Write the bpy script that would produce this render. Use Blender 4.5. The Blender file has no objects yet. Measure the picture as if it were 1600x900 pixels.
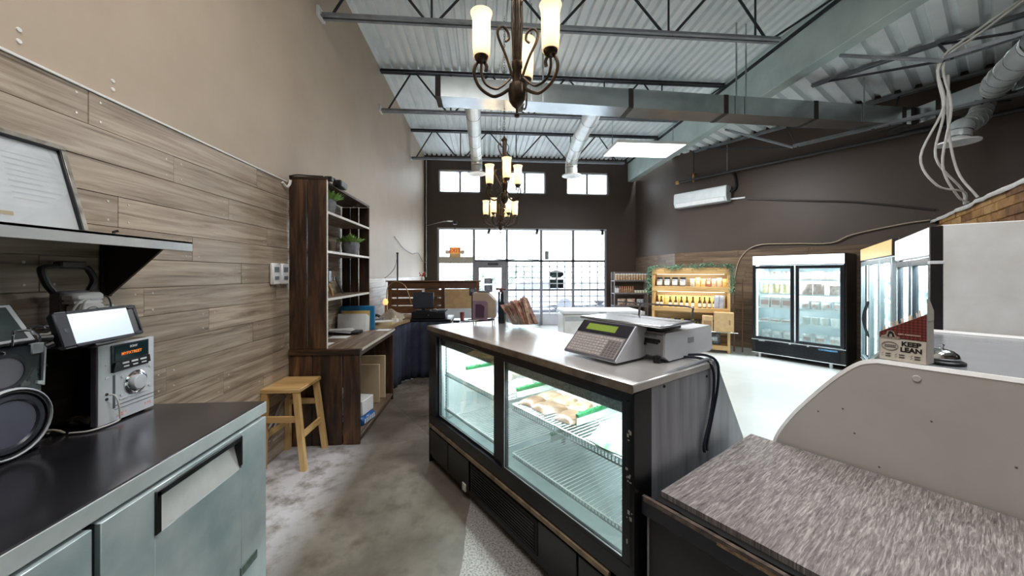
import bpy, bmesh, math, random
from mathutils import Vector, Matrix, Euler

S = bpy.context.scene
COL = S.collection
RND = random.Random(11)
rad = math.radians

# ------------------------------------------------------------------ camera, sky, lights, exposure
cam_data = bpy.data.cameras.new('camera')
cam_data.lens = 12.6
cam_data.sensor_width = 36.0
cam_data.shift_y = -0.01375
cam_data.clip_start = 0.02
cam = bpy.data.objects.new('camera', cam_data)
COL.objects.link(cam)
cam.location = (0, 0, 1.6)
cam.rotation_euler = (rad(90), 0, rad(-4.39))
S.camera = cam

world = bpy.data.worlds.new('overcast_sky')
S.world = world
world.use_nodes = True
wb = world.node_tree.nodes['Background']
wb.inputs[0].default_value = (0.93, 0.97, 1.0, 1)
wb.inputs[1].default_value = 21.0

S.view_settings.view_transform = 'Standard'
S.view_settings.look = 'None'
S.view_settings.exposure = 0.72
S.view_settings.gamma = 1.0
S.view_settings.use_curve_mapping = False
S.cycles.use_denoising = True
S.cycles.max_bounces = 8
S.cycles.diffuse_bounces = 4
S.cycles.glossy_bounces = 4
S.cycles.transparent_max_bounces = 16
S.cycles.sample_clamp_indirect = 6.0
S.cycles.caustics_reflective = False
S.cycles.caustics_refractive = False


def area_light(name, loc, rot, sx, sy, power, col=(1, 1, 1)):
    d = bpy.data.lights.new(name, 'AREA')
    d.shape = 'RECTANGLE'
    d.size = sx
    d.size_y = sy
    d.energy = power
    d.color = col
    o = bpy.data.objects.new(name, d)
    COL.objects.link(o)
    o.location = loc
    o.rotation_euler = rot
    return o


# ceiling light panel in view, then two unseen fill lights added above the frame
area_light('panel_light', (3.02, 6.66, 3.955), (0, 0, 0), 1.1, 0.6, 100, (0.97, 1, 1))
area_light('added_fill_light', (0.1, 1.0, 5.0), (0, 0, 0), 2.4, 1.6, 92, (1, 0.98, 0.96))
area_light('added_fill_light', (3.3, 1.3, 4.4), (0, 0, 0), 1.8, 1.2, 36, (0.97, 0.99, 1))


# ------------------------------------------------------------------ mesh helpers
class MB:
    """Collects boxes, tubes, lathes and prisms and links them as one mesh object."""

    def __init__(s):
        s.v, s.f = [], []

    def add(s, vs, fs, T=None):
        o = len(s.v)
        for p in vs:
            p = Vector(p)
            if T is not None:
                p = T @ p
            s.v.append(p)
        for f in fs:
            s.f.append([i + o for i in f])
        return s

    def box(s, x0, x1, y0, y1, z0, z1, b=0.0, T=None):
        X, Y, Z = (x0, x1), (y0, y1), (z0, z1)
        if b <= 0:
            vs = [(X[i], Y[j], Z[k]) for i in (0, 1) for j in (0, 1) for k in (0, 1)]
            fs = [(0, 1, 3, 2), (4, 6, 7, 5), (0, 4, 5, 1), (2, 3, 7, 6), (0, 2, 6, 4), (1, 5, 7, 3)]
            return s.add(vs, fs, T)
        b = min(b, abs(x1 - x0) * .49, abs(y1 - y0) * .49, abs(z1 - z0) * .49)
        idx, vs = {}, []
        for i in (0, 1):
            for j in (0, 1):
                for k in (0, 1):
                    c = (X[i], Y[j], Z[k])
                    sg = (1 - 2 * i, 1 - 2 * j, 1 - 2 * k)
                    for a in range(3):
                        idx[(i, j, k, a)] = len(vs)
                        vs.append(tuple(c[m] + (0 if m == a else sg[m] * b) for m in range(3)))
        fs = []
        for a in range(3):
            m, n = [q for q in range(3) if q != a]
            for w in (0, 1):
                def g(p, q, w=w, a=a, m=m, n=n):
                    t = [0, 0, 0]
                    t[a], t[m], t[n] = w, p, q
                    return idx[(t[0], t[1], t[2], a)]
                fs.append((g(0, 0), g(1, 0), g(1, 1), g(0, 1)))
        for a in range(3):
            m, n = [q for q in range(3) if q != a]
            for p in (0, 1):
                for q in (0, 1):
                    t0, t1 = [0, 0, 0], [0, 0, 0]
                    t0[a], t1[a] = 0, 1
                    t0[m] = t1[m] = p
                    t0[n] = t1[n] = q
                    fs.append((idx[(*t0, m)], idx[(*t1, m)], idx[(*t1, n)], idx[(*t0, n)]))
        for i in (0, 1):
            for j in (0, 1):
                for k in (0, 1):
                    fs.append(tuple(idx[(i, j, k, a)] for a in range(3)))
        return s.add(vs, fs, T)

    def tube(s, pts, r, n=8, closed=False, flat=None, T=None):
        P = [Vector(p) for p in pts]
        m = len(P)
        rr = r if isinstance(r, (list, tuple)) else [r] * m
        tang = []
        for i in range(m):
            if closed:
                t = P[(i + 1) % m] - P[i - 1]
            else:
                t = P[min(i + 1, m - 1)] - P[max(i - 1, 0)]
            tang.append(t.normalized() if t.length > 1e-9 else Vector((0, 0, 1)))
        up = Vector((0, 0, 1)) if abs(tang[0].z) < .9 else Vector((1, 0, 0))
        u = (up - tang[0] * up.dot(tang[0])).normalized()
        vs, fs = [], []
        for i in range(m):
            u = (u - tang[i] * u.dot(tang[i]))
            u = u.normalized() if u.length > 1e-6 else tang[i].orthogonal().normalized()
            w = tang[i].cross(u)
            for k in range(n):
                a = 2 * math.pi * k / n
                fu = 1.0 if flat is None else flat
                vs.append(P[i] + u * (rr[i] * math.cos(a)) + w * (rr[i] * fu * math.sin(a)))
        last = m if closed else m - 1
        for i in range(last):
            j = (i + 1) % m
            for k in range(n):
                q = (k + 1) % n
                fs.append((i * n + k, i * n + q, j * n + q, j * n + k))
        if not closed:
            fs.append(tuple(range(n - 1, -1, -1)))
            fs.append(tuple((m - 1) * n + k for k in range(n)))
        return s.add(vs, fs, T)

    def cyl(s, p0, p1, r0, r1=None, n=12, T=None):
        return s.tube([p0, p1], [r0, r0 if r1 is None else r1], n, T=T)

    def lathe(s, prof, n=20, T=None):
        vs, fs = [], []
        m = len(prof)
        for (r, z) in prof:
            for k in range(n):
                a = 2 * math.pi * k / n
                vs.append((r * math.cos(a), r * math.sin(a), z))
        for i in range(m - 1):
            for k in range(n):
                q = (k + 1) % n
                fs.append((i * n + k, i * n + q, (i + 1) * n + q, (i + 1) * n + k))
        if prof[0][0] > 1e-5:
            fs.append(tuple(range(n - 1, -1, -1)))
        if prof[-1][0] > 1e-5:
            fs.append(tuple((m - 1) * n + k for k in range(n)))
        return s.add(vs, fs, T)

    def prism(s, poly, a0, a1, axis='z', T=None):
        """poly = 2D outline; extruded from a0 to a1 along axis (x: poly is y,z; y: poly is x,z)."""
        n = len(poly)

        def P(p, a):
            return {'z': (p[0], p[1], a), 'x': (a, p[0], p[1]), 'y': (p[0], a, p[1])}[axis]
        vs = [P(p, a0) for p in poly] + [P(p, a1) for p in poly]
        fs = [tuple(range(n - 1, -1, -1)), tuple(range(n, 2 * n))]
        for i in range(n):
            j = (i + 1) % n
            fs.append((i, j, n + j, n + i))
        return s.add(vs, fs, T)

    def grid(s, nx, ny, fn, T=None):
        vs = [fn(i / nx, j / ny) for j in range(ny + 1) for i in range(nx + 1)]
        fs = [(j * (nx + 1) + i, j * (nx + 1) + i + 1, (j + 1) * (nx + 1) + i + 1, (j + 1) * (nx + 1) + i)
              for j in range(ny) for i in range(nx)]
        return s.add(vs, fs, T)

    def mesh(s, name, mat, smooth=True, weld=False):
        me = bpy.data.meshes.new(name)
        me.from_pydata([tuple(p) for p in s.v], [], s.f)
        bm = bmesh.new()
        bm.from_mesh(me)
        if weld:
            bmesh.ops.remove_doubles(bm, verts=bm.verts, dist=1e-5)
        bmesh.ops.recalc_face_normals(bm, faces=bm.faces)
        bm.to_mesh(me)
        bm.free()
        if smooth:
            me.shade_smooth()
            me.set_sharp_from_angle(angle=rad(38))
        if mat is not None:
            me.materials.append(mat)
        return me

    def obj(s, name, mat, parent=None, loc=(0, 0, 0), rot=(0, 0, 0), smooth=True, weld=False):
        return link(name, s.mesh(name, mat, smooth, weld), parent, loc, rot)


def link(name, me, parent=None, loc=(0, 0, 0), rot=(0, 0, 0)):
    o = bpy.data.objects.new(name, me)
    COL.objects.link(o)
    o.parent = parent
    o.location = loc
    o.rotation_euler = rot
    return o


def box(name, mat, parent, x0, x1, y0, y1, z0, z1, b=0.003):
    return MB().box(x0, x1, y0, y1, z0, z1, b).obj(name, mat, parent)


def tag(o, label, cat, group=None, kind=None):
    o['label'] = label
    o['category'] = cat
    if group:
        o['group'] = group
    if kind:
        o['kind'] = kind
    return o


def thing(name, label, cat, loc=(0, 0, 0), rz=0.0, group=None):
    o = bpy.data.objects.new(name, None)
    o.empty_display_size = 0.1
    COL.objects.link(o)
    o.location = loc
    o.rotation_euler = (0, 0, rz)
    return tag(o, label, cat, group)


def struct(o):
    o['kind'] = 'structure'
    return o


def stuff(o):
    o['kind'] = 'stuff'
    return o


def dup(root, loc, rz=None, label=None, group=None, scale=None):
    r = root.copy()
    COL.objects.link(r)
    r.location = loc
    if rz is not None:
        r.rotation_euler = (0, 0, rz)
    if scale:
        r.scale = scale
    if label:
        r['label'] = label
    if group:
        r['group'] = group
    for ch in list(root.children):
        c = ch.copy()
        COL.objects.link(c)
        c.parent = r
        for g in list(ch.children):
            q = g.copy()
            COL.objects.link(q)
            q.parent = c
    return r


FONT_CACHE = {}


def text(name, s, size, mat, parent, M, ext=0.0004, bold=0.0):
    cu = bpy.data.curves.new(name, 'FONT')
    cu.body = s
    cu.size = size
    cu.extrude = ext
    cu.offset = bold
    cu.align_x = 'CENTER'
    cu.align_y = 'CENTER'
    tmp = bpy.data.objects.new(name + '_tmp', cu)
    COL.objects.link(tmp)
    bpy.context.view_layer.update()
    dg = bpy.context.evaluated_depsgraph_get()
    me = bpy.data.meshes.new_from_object(tmp.evaluated_get(dg))
    bpy.data.objects.remove(tmp)
    me.materials.clear()
    me.materials.append(mat)
    o = bpy.data.objects.new(name, me)
    COL.objects.link(o)
    o.parent = parent
    o.matrix_local = M
    return o


def frame_matrix(origin, xdir, ydir):
    x = Vector(xdir).normalized()
    y = Vector(ydir)
    y = (y - x * y.dot(x)).normalized()
    z = x.cross(y)
    M = Matrix((x, y, z)).transposed().to_4x4()
    M.translation = Vector(origin)
    return M


def bez(pts, n=6):
    """Catmull-Rom through points."""
    P = [Vector(p) for p in pts]
    P = [P[0] * 2 - P[1]] + P + [P[-1] * 2 - P[-2]]
    out = []
    for i in range(1, len(P) - 2):
        for k in range(n):
            t = k / n
            a, b, c, d = P[i - 1], P[i], P[i + 1], P[i + 2]
            out.append(.5 * ((2 * b) + (c - a) * t + (2 * a - 5 * b + 4 * c - d) * t * t + (3 * b - a - 3 * c + d) * t ** 3))
    out.append(P[-2])
    return out


NTH = ('first', 'second', 'third', 'fourth', 'fifth', 'sixth', 'seventh', 'eighth', 'ninth', 'tenth', 'eleventh', 'twelfth')


# ------------------------------------------------------------------ materials
def lin(c):
    """sRGB 0-255 to linear."""
    o = []
    for x in c:
        x = x / 255.0
        o.append(x / 12.92 if x <= .04045 else ((x + .055) / 1.055) ** 2.4)
    return (*o, 1.0)


def newmat(name):
    m = bpy.data.materials.new(name)
    m.use_nodes = True
    nt = m.node_tree
    return m, nt, nt.nodes['Principled BSDF']


def coords(nt, scale, world_space=False, rand=True, rotz=0.0):
    if world_space:
        g = nt.nodes.new('ShaderNodeNewGeometry')
        out = g.outputs['Position']
    else:
        g = nt.nodes.new('ShaderNodeTexCoord')
        out = g.outputs['Object']
        if rand:
            oi = nt.nodes.new('ShaderNodeObjectInfo')
            mu = nt.nodes.new('ShaderNodeMath')
            mu.operation = 'MULTIPLY'
            mu.inputs[1].default_value = 37.0
            nt.links.new(oi.outputs['Random'], mu.inputs[0])
            va = nt.nodes.new('ShaderNodeVectorMath')
            nt.links.new(out, va.inputs[0])
            nt.links.new(mu.outputs[0], va.inputs[1])
            out = va.outputs[0]
    mp = nt.nodes.new('ShaderNodeMapping')
    mp.inputs['Scale'].default_value = scale
    mp.inputs['Rotation'].default_value = (0, 0, rotz)
    nt.links.new(out, mp.inputs[0])
    return mp.outputs[0]


def noise(nt, vec, scale=1.0, detail=3.0, rough=.5, dist=0.0):
    n = nt.nodes.new('ShaderNodeTexNoise')
    n.inputs['Scale'].default_value = scale
    n.inputs['Detail'].default_value = detail
    n.inputs['Roughness'].default_value = rough
    n.inputs['Distortion'].default_value = dist
    nt.links.new(vec, n.inputs['Vector'])
    return n.outputs['Fac']


def ramp(nt, fac, stops):
    r = nt.nodes.new('ShaderNodeValToRGB')
    el = r.color_ramp.elements
    while len(el) < len(stops):
        el.new(.5)
    for e_, (p, c) in zip(el, stops):
        e_.position = p
        e_.color = c
    nt.links.new(fac, r.inputs[0])
    return r.outputs[0]


def bump(nt, bs, h, strength, dist=.01):
    b = nt.nodes.new('ShaderNodeBump')
    b.inputs['Strength'].default_value = strength
    b.inputs['Distance'].default_value = dist
    nt.links.new(h, b.inputs['Height'])
    nt.links.new(b.outputs[0], bs.inputs['Normal'])


def mixc(nt, fac, a, b):
    m = nt.nodes.new('ShaderNodeMix')
    m.data_type = 'RGBA'
    if isinstance(fac, float):
        m.inputs[0].default_value = fac
    else:
        nt.links.new(fac, m.inputs[0])
    for i, c in ((6, a), (7, b)):
        if isinstance(c, tuple):
            m.inputs[i].default_value = c
        else:
            nt.links.new(c, m.inputs[i])
    return m.outputs[2]


MC = {}


def P(name, c, rough=.5, metal=0.0, c2=None, sc=8.0, bmp=0.0, bsc=60.0, stretch=(1, 1, 1), spec=.5, emit=None, es=0.0, coat=0.0, trans=0.0):
    """plain procedural material: two sRGB colours mixed by noise."""
    if name in MC:
        return MC[name]
    m, nt, bs = newmat(name)
    c = lin(c)
    bs.inputs['Roughness'].default_value = rough
    bs.inputs['Metallic'].default_value = metal
    bs.inputs['Specular IOR Level'].default_value = spec
    bs.inputs['Coat Weight'].default_value = coat
    c2 = lin(c2) if c2 else tuple(x * .86 for x in c[:3]) + (1,)
    v = coords(nt, tuple(sc * k for k in stretch))
    f = noise(nt, v, 1.0, 4.0, .6)
    col = ramp(nt, f, [(.35, c), (.68, c2)])
    nt.links.new(col, bs.inputs['Base Color'])
    if bmp:
        v2 = coords(nt, tuple(bsc * k for k in stretch))
        bump(nt, bs, noise(nt, v2, 1.0, 3.0), bmp)
    if emit:
        bs.inputs['Emission Color'].default_value = lin(emit)
        bs.inputs['Emission Strength'].default_value = es
    if trans:
        bs.inputs['Transmission Weight'].default_value = trans
    MC[name] = m
    return m


def wood(name, stops, axis='x', sc=6.0, stretch=14.0, rough=.55, bmp=.25, var=.25, world_space=False, rotz=0.0):
    """stretched-grain timber; axis = grain direction in object space."""
    if name in MC:
        return MC[name]
    m, nt, bs = newmat(name)
    k = {'x': (1 / stretch, 1, 1), 'y': (1, 1 / stretch, 1), 'z': (1, 1, 1 / stretch)}[axis]
    v = coords(nt, tuple(sc * 4 * a for a in k), world_space, True, rotz)
    f1 = noise(nt, v, 1.0, 6.0, .62, .6)
    col = ramp(nt, f1, [(p, lin(c)) for p, c in stops])
    v2 = coords(nt, tuple(sc * .35 * a for a in k), world_space, True, rotz)
    f2 = noise(nt, v2, 1.0, 2.0, .5, .3)
    dark = nt.nodes.new('ShaderNodeMapRange')
    dark.inputs[1].default_value = .3
    dark.inputs[2].default_value = .7
    dark.inputs[3].default_value = 1 - var
    dark.inputs[4].default_value = 1 + var * .5
    nt.links.new(f2, dark.inputs[0])
    hs = nt.nodes.new('ShaderNodeHueSaturation')
    nt.links.new(dark.outputs[0], hs.inputs['Value'])
    nt.links.new(col, hs.inputs['Color'])
    nt.links.new(hs.outputs[0], bs.inputs['Base Color'])
    bs.inputs['Roughness'].default_value = rough
    if bmp:
        bump(nt, bs, f1, bmp, .004)
    MC[name] = m
    return m


def glass(name, tint=(.93, .97, .96), refl=.10, rough=.02, milky=0.0):
    if name in MC:
        return MC[name]
    m, nt, bs = newmat(name)
    nt.nodes.remove(bs)
    out = nt.nodes['Material Output']
    tr = nt.nodes.new('ShaderNodeBsdfTransparent')
    tr.inputs[0].default_value = (*tint, 1)
    gl = nt.nodes.new('ShaderNodeBsdfGlossy')
    gl.inputs[0].default_value = (.9, .95, .95, 1)
    gl.inputs['Roughness'].default_value = rough
    lw = nt.nodes.new('ShaderNodeLayerWeight')
    lw.inputs[0].default_value = .25
    mr = nt.nodes.new('ShaderNodeMapRange')
    mr.inputs[3].default_value = refl * .5
    mr.inputs[4].default_value = min(1, refl * 4)
    nt.links.new(lw.outputs['Fresnel'], mr.inputs[0])
    mx = nt.nodes.new('ShaderNodeMixShader')
    nt.links.new(mr.outputs[0], mx.inputs[0])
    nt.links.new(tr.outputs[0], mx.inputs[1])
    nt.links.new(gl.outputs[0], mx.inputs[2])
    last = mx.outputs[0]
    if milky:
        tl = nt.nodes.new('ShaderNodeBsdfTranslucent')
        tl.inputs[0].default_value = (.95, .96, .97, 1)
        m2 = nt.nodes.new('ShaderNodeMixShader')
        m2.inputs[0].default_value = milky
        nt.links.new(last, m2.inputs[1])
        nt.links.new(tl.outputs[0], m2.inputs[2])
        last = m2.outputs[0]
    nt.links.new(last, out.inputs[0])
    MC[name] = m
    return m


def emitter(name, c, strength):
    if name in MC:
        return MC[name]
    m, nt, bs = newmat(name)
    bs.inputs['Base Color'].default_value = lin(c)
    bs.inputs['Emission Color'].default_value = lin(c)
    bs.inputs['Emission Strength'].default_value = strength
    MC[name] = m
    return m


GREY_PLANK = [(.27, (88, 72, 58)), (.42, (146, 128, 109)), (.58, (176, 159, 140)), (.78, (202, 187, 168))]
plank_m = wood('weathered_grey_planks', GREY_PLANK, 'x', 7.0, 18, .38, .25, .22)
plank_r = wood('brown_grey_planks', [(.25, (62, 48, 38)), (.5, (104, 84, 66)), (.8, (140, 118, 96))], 'x', 5.0, 16, .45, .2, .22)
DARK = [(.3, (24, 15, 11)), (.46, (50, 33, 23)), (.6, (88, 59, 38)), (.8, (128, 92, 58))]
dark_z = wood('dark_stained_boards_upright', DARK, 'z', 4.0, 10, .5, .3, .4)
dark_y = wood('dark_stained_boards_long', DARK, 'y', 4.0, 10, .5, .3, .4)
dark_x = wood('dark_stained_boards_cross', DARK, 'x', 4.0, 10, .5, .3, .4)
GREYTOP = [(.3, (82, 64, 52)), (.55, (134, 113, 95)), (.8, (180, 160, 140))]
desk_y = wood('worn_desk_boards', GREYTOP, 'y', 4.0, 12, .4, .25, .3)
counter_y = wood('oak_counter_top', [(.3, (120, 96, 68)), (.6, (158, 132, 98)), (.8, (180, 156, 122))], 'y', 4.0, 12, .4, .15, .2)
PINE = [(.3, (176, 136, 84)), (.55, (206, 168, 112)), (.8, (222, 190, 138))]
pine_x = wood('pine_cross', PINE, 'x', 4.0, 10, .45, .12, .12)
pine_y = wood('pine_long', PINE, 'y', 4.0, 10, .45, .12, .12)
pine_z = wood('pine_upright', PINE, 'z', 4.0, 10, .45, .12, .12)
RUST = [(.3, (70, 44, 26)), (.55, (112, 76, 46)), (.8, (146, 106, 70))]
rust_x = wood('rustic_brown_slats', RUST, 'x', 4.0, 12, .55, .2, .25)
rust_z = wood('rustic_brown_posts', RUST, 'z', 4.0, 12, .55, .2, .25)
steel = P('brushed_steel', (212, 220, 220), .32, .6, (176, 190, 192), 3, .06, 220, (1, 1, .1))
steel_top = P('dark_steel_top', (150, 146, 146), .26, .85, (120, 116, 118), 5, .03, 150)
galv = P('galvanised_duct', (196, 201, 201), .24, 1.0, (178, 185, 185), 6)
black_pl = P('black_plastic', (20, 21, 25), .35, 0, (12, 12, 15), 12)
black_mt = P('black_satin_metal', (24, 25, 31), .38, .2, (14, 15, 20), 9, .05, 90)
dark_gl = P('black_gloss', (10, 11, 16), .12, 0, (6, 6, 9), 8)
white_pl = P('white_plastic', (232, 234, 236), .38, 0, (220, 222, 226), 10)
white_en = P('white_enamel', (236, 236, 236), .3, 0, (222, 220, 216), 4)
grey_pl = P('grey_plastic', (128, 132, 138), .45, 0, (104, 108, 114), 12)
silver = P('silver_plastic', (222, 225, 229), .34, .1, (208, 212, 218), 7)
chrome = P('chrome', (228, 228, 230), .08, 1.0, (214, 214, 218), 8)
paper = P('white_paper', (238, 238, 236), .75, 0, (226, 226, 226), 9)
kraft = P('kraft_card', (196, 164, 122), .8, 0, (178, 146, 104), 10)
joist_m = P('dark_joist_paint', (52, 54, 60), .5, .3, (36, 38, 44), 10)
glass_c = glass('clear_glass')
glass_w = glass('window_glass', (.52, .54, .56), .05)

# ================================================================== SETTING
SA, CA = .527, .850            # the shop counter runs at 31.8 degrees to the left wall
K0 = Vector((.594, 1.391, 0))
KR = rad(31.8)


def K(x, y, z=0.0):
    """point in the counter's own frame (x across the counter, y along it)."""
    return Vector((K0.x + CA * x - SA * y, K0.y + SA * x + CA * y, z))


# ---- floor
m, nt, bs = newmat('shop_floor')
pos = nt.nodes.new('ShaderNodeNewGeometry').outputs['Position']
mp = nt.nodes.new('ShaderNodeMapping')
mp.vector_type = 'TEXTURE'
mp.inputs['Location'].default_value = (K0.x, K0.y, 0)
mp.inputs['Rotation'].default_value = (0, 0, KR)
nt.links.new(pos, mp.inputs[0])
sep = nt.nodes.new('ShaderNodeSeparateXYZ')
nt.links.new(mp.outputs[0], sep.inputs[0])


def step(sock, lo, hi):
    r = nt.nodes.new('ShaderNodeMapRange')
    r.inputs[1].default_value = lo
    r.inputs[2].default_value = hi
    nt.links.new(sock, r.inputs[0])
    return r.outputs[0]


def mul(a, b):
    q = nt.nodes.new('ShaderNodeMath')
    q.operation = 'MULTIPLY'
    for i, s_ in ((0, a), (1, b)):
        if isinstance(s_, float):
            q.inputs[i].default_value = s_
        else:
            nt.links.new(s_, q.inputs[i])
    return q.outputs[0]


n1 = noise(nt, pos, 1.1, 5, .6, .4)
n2 = noise(nt, pos, 7.0, 6, .65)
n3 = noise(nt, pos, 90.0, 2, .6)
conc = ramp(nt, n1, [(.3, lin((70, 63, 55))), (.5, lin((102, 94, 84))), (.7, lin((136, 127, 117)))])
conc = mixc(nt, mul(step(n2, .48, .68), .6), conc, lin((72, 62, 50)))
# dusty pale patch by the stool and along the wall
sw = nt.nodes.new('ShaderNodeSeparateXYZ')
nt.links.new(pos, sw.inputs[0])
dust = mul(step(sw.outputs[0], -1.0, -1.3), step(sw.outputs[1], 3.75, 3.3))
conc = mixc(nt, mul(dust, step(n2, .3, .55)), conc, lin((196, 192, 196)))
# worn speckled strip along the foot of the counter
speck = ramp(nt, n3, [(.35, lin((100, 95, 91))), (.6, lin((160, 155, 151)))])
edge = nt.nodes.new('ShaderNodeMath')
edge.operation = 'ADD'
nt.links.new(sep.outputs[0], edge.inputs[0])
nt.links.new(mul(n2, .05), edge.inputs[1])
diag = nt.nodes.new('ShaderNodeMath')
diag.operation = 'ADD'
nt.links.new(edge.outputs[0], diag.inputs[0])
nt.links.new(mul(sep.outputs[1], -.663), diag.inputs[1])
strip = mul(step(diag.outputs[0], -.86, -.855), step(sep.outputs[1], 1.42, 1.40))
conc = mixc(nt, strip, conc, speck)
epoxy = ramp(nt, n1, [(.3, lin((196, 199, 197))), (.7, lin((211, 214, 212)))])
col = mixc(nt, mul(step(sep.outputs[0], .18, .2), step(sw.outputs[0], -.22, -.2)), conc, epoxy)
nt.links.new(col, bs.inputs['Base Color'])
rg = nt.nodes.new('ShaderNodeMapRange')
rg.inputs[1].default_value, rg.inputs[2].default_value = .18, .2
rg.inputs[3].default_value, rg.inputs[4].default_value = .42, .24
nt.links.new(sep.outputs[0], rg.inputs[0])
nt.links.new(rg.outputs[0], bs.inputs['Roughness'])
bump(nt, bs, n2, .08, .01)
floor_m = m
struct(MB().box(-2.4, 11, -3, 11.3, -.1, 0).obj('floor', floor_m))

# ---- walls
taupe = P('taupe_wall_paint', (178, 161, 143), .55, 0, (170, 152, 133), 1.5, .04, 90)
brown = P('dark_brown_wall_paint', (68, 54, 45), .5, 0, (62, 49, 41), 1.5, .04, 90)
trim_w = P('white_trim', (226, 226, 224), .4)
alu = P('window_aluminium', (138, 136, 140), .5, .1, (122, 120, 126), 6)
alu_w = P('white_window_frame', (206, 208, 214), .5, 0, (194, 196, 204), 6)

wall_left = struct(MB().box(-2.0, -1.83, -3, 11.1, 0, 5.3).obj('wall_left', taupe))
# plaster dabs over old anchor holes on the upper wall
for y_, z_ in ((1.557, 2.562), (1.557, 2.517), (1.915, 2.552), (1.915, 2.511)):
    MB().cyl((-1.832, y_, z_), (-1.826, y_, z_), .011, .008, 9).obj('plaster_dab', trim_w, wall_left)

PL, PH = 1.22, .1525


def plank_mesh(name, ln, mat, h=PH):
    return MB().box(-ln / 2 + .0012, ln / 2 - .0012, -.009, .009, -h / 2 + .0012, h / 2 - .0012, .0015).mesh(name, mat, False)


PM = {}


def plank_wall(parent, origin, direction, length, rows, mat, screw_mat, seed, out, h=PH):
    """boards laid in staggered rows on a wall; origin = foot of the wall, direction = along it."""
    rng = random.Random(seed)
    ang = math.atan2(direction.y, direction.x)
    scr = MB()
    for r in range(rows):
        off = (r * .37 % 1.0) * PL
        x = -off
        while x < length - .01:
            a, b = max(0, x), min(length, x + PL)
            if b - a > .03:
                ln = round(b - a, 3)
                key = (ln, mat.name, h)
                if key not in PM:
                    PM[key] = plank_mesh('plank', ln, mat, h)
                c = origin + direction * ((a + b) / 2) + out * (.009 + rng.uniform(-.001, .0015))
                o = link('plank', PM[key], parent, (c.x, c.y, (r + .5) * h), (0, 0, ang))
                for q in (a + .05, b - .05):
                    for dz in (-.045, .045):
                        p = origin + direction * q + out * .0165
                        scr.cyl((p.x, p.y, (r + .5) * h + dz), (p.x + out.x * .004, p.y + out.y * .004, (r + .5) * h + dz), .008, .005, 6)
            x += PL
    stuff(scr.obj('screw_heads', screw_mat, parent))


screw_m = P('screw_heads_pale', (206, 198, 188), .35, .5)
plank_wall(wall_left, Vector((-1.83, -1.2, 0)), Vector((0, 1, 0)), 5.9, 16, plank_m, screw_m, 3, Vector((1, 0, 0)))
plank_wall(wall_left, Vector((-1.83, 4.7, 0)), Vector((0, 1, 0)), 6.39, 10, plank_m, screw_m, 4, Vector((1, 0, 0)))
struct(MB().box(-1.83, -1.806, -1.2, 3.44, 2.441, 2.453, .002).obj('trim_1', trim_w))

# ---- back wall with its openings (x0,x1,z0,z1)
OPEN = [(-1.444, 3.864, 0.0, 3.02), (-1.405, -.105, 4.09, 4.80), (.594, 1.917, 4.09, 4.80), (2.567, 3.927, 4.09, 4.80)]
BY0, BY1 = 11.1, 11.32
bw = MB()
bw.box(-2.0, -1.444, BY0, BY1, 0, 3.02)
bw.box(3.864, 5.0, BY0, BY1, 0, 3.02)
bw.box(-2.0, 5.0, BY0, BY1, 3.02, 4.09)
bw.box(-2.0, -1.405, BY0, BY1, 4.09, 4.80)
bw.box(-.105, .594, BY0, BY1, 4.09, 4.80)
bw.box(1.917, 2.567, BY0, BY1, 4.09, 4.80)
bw.box(3.927, 5.0, BY0, BY1, 4.09, 4.80)
bw.box(-2.0, 5.0, BY0, BY1, 4.80, 5.35)
wall_back = struct(bw.obj('wall_back', brown))

milk = glass('frosted_pane', (.34, .36, .37), .04, .1, .25)
for n_, (x0, x1, z0, z1) in enumerate(OPEN[1:], 2):
    w = MB()
    t = .05
    for a in ((x0, x1, z0, z0 + t), (x0, x1, z1 - t, z1), (x0, x0 + t, z0, z1), (x1 - t, x1, z0, z1)):
        w.box(a[0], a[1], BY0 + .05, BY0 + .13, a[2], a[3], .004)
    wo = struct(w.obj('window_%d' % n_, alu_w))
    xm = (x0 + x1) / 2
    MB().box(xm - .03, xm + .03, BY0 + .05, BY0 + .13, z0 + t, z1 - t, .003).obj('mullion', alu, wo)
    for a, b in ((x0 + t, xm - .02), (xm + .02, x1 - t)):
        MB().box(a, b, BY0 + .085, BY0 + .093, z0 + t, z1 - t).obj('pane', milk, wo)

# storefront
sf = struct(MB().box(-1.444, 3.864, BY0 + .02, BY0 + .12, 2.965, 3.02, .004).obj('window_1', alu_w))
MX = [-1.444, -.32, .70, 1.775, 2.792, 3.864]
for i, x in enumerate(MX):
    zb = 0.0
    MB().box(x - .04 if 0 < i < 5 else (x if i == 0 else x - .06), x + .04 if 0 < i < 5 else (x + .06 if i == 0 else x),
             BY0 + .02, BY0 + .12, zb, 2.965, .004).obj('mullion', alu, sf)
MB().box(-1.394, -.345, BY0 + .02, BY0 + .12, 1.93, 2.13, .004).obj('header_board', P('beige_header', (186, 178, 166), .5), sf)
MB().box(-.295, 3.814, BY0 + .02, BY0 + .12, 1.975, 2.035, .003).obj('transom', P('dark_transom', (96, 94, 98), .5), sf)
MB().box(-.295, .675, BY0 + .03, BY0 + .11, 1.86, 1.985, .003).obj('door_header', alu, sf)
for a, b in ((.725, 1.75), (1.80, 2.767), (2.817, 3.814)):
    MB().box(a, b, BY0 + .03, BY0 + .11, 1.07, 1.125, .003).obj('transom', P('dark_transom', (96, 94, 98), .5), sf)
    MB().box(a, b, BY0 + .03, BY0 + .11, .30, .36, .003).obj('sill_rail', alu_w, sf)
    MB().box(a, b, BY0 + .04, BY0 + .10, 0, .30, .003).obj('base_panel', alu_w, sf)
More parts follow.
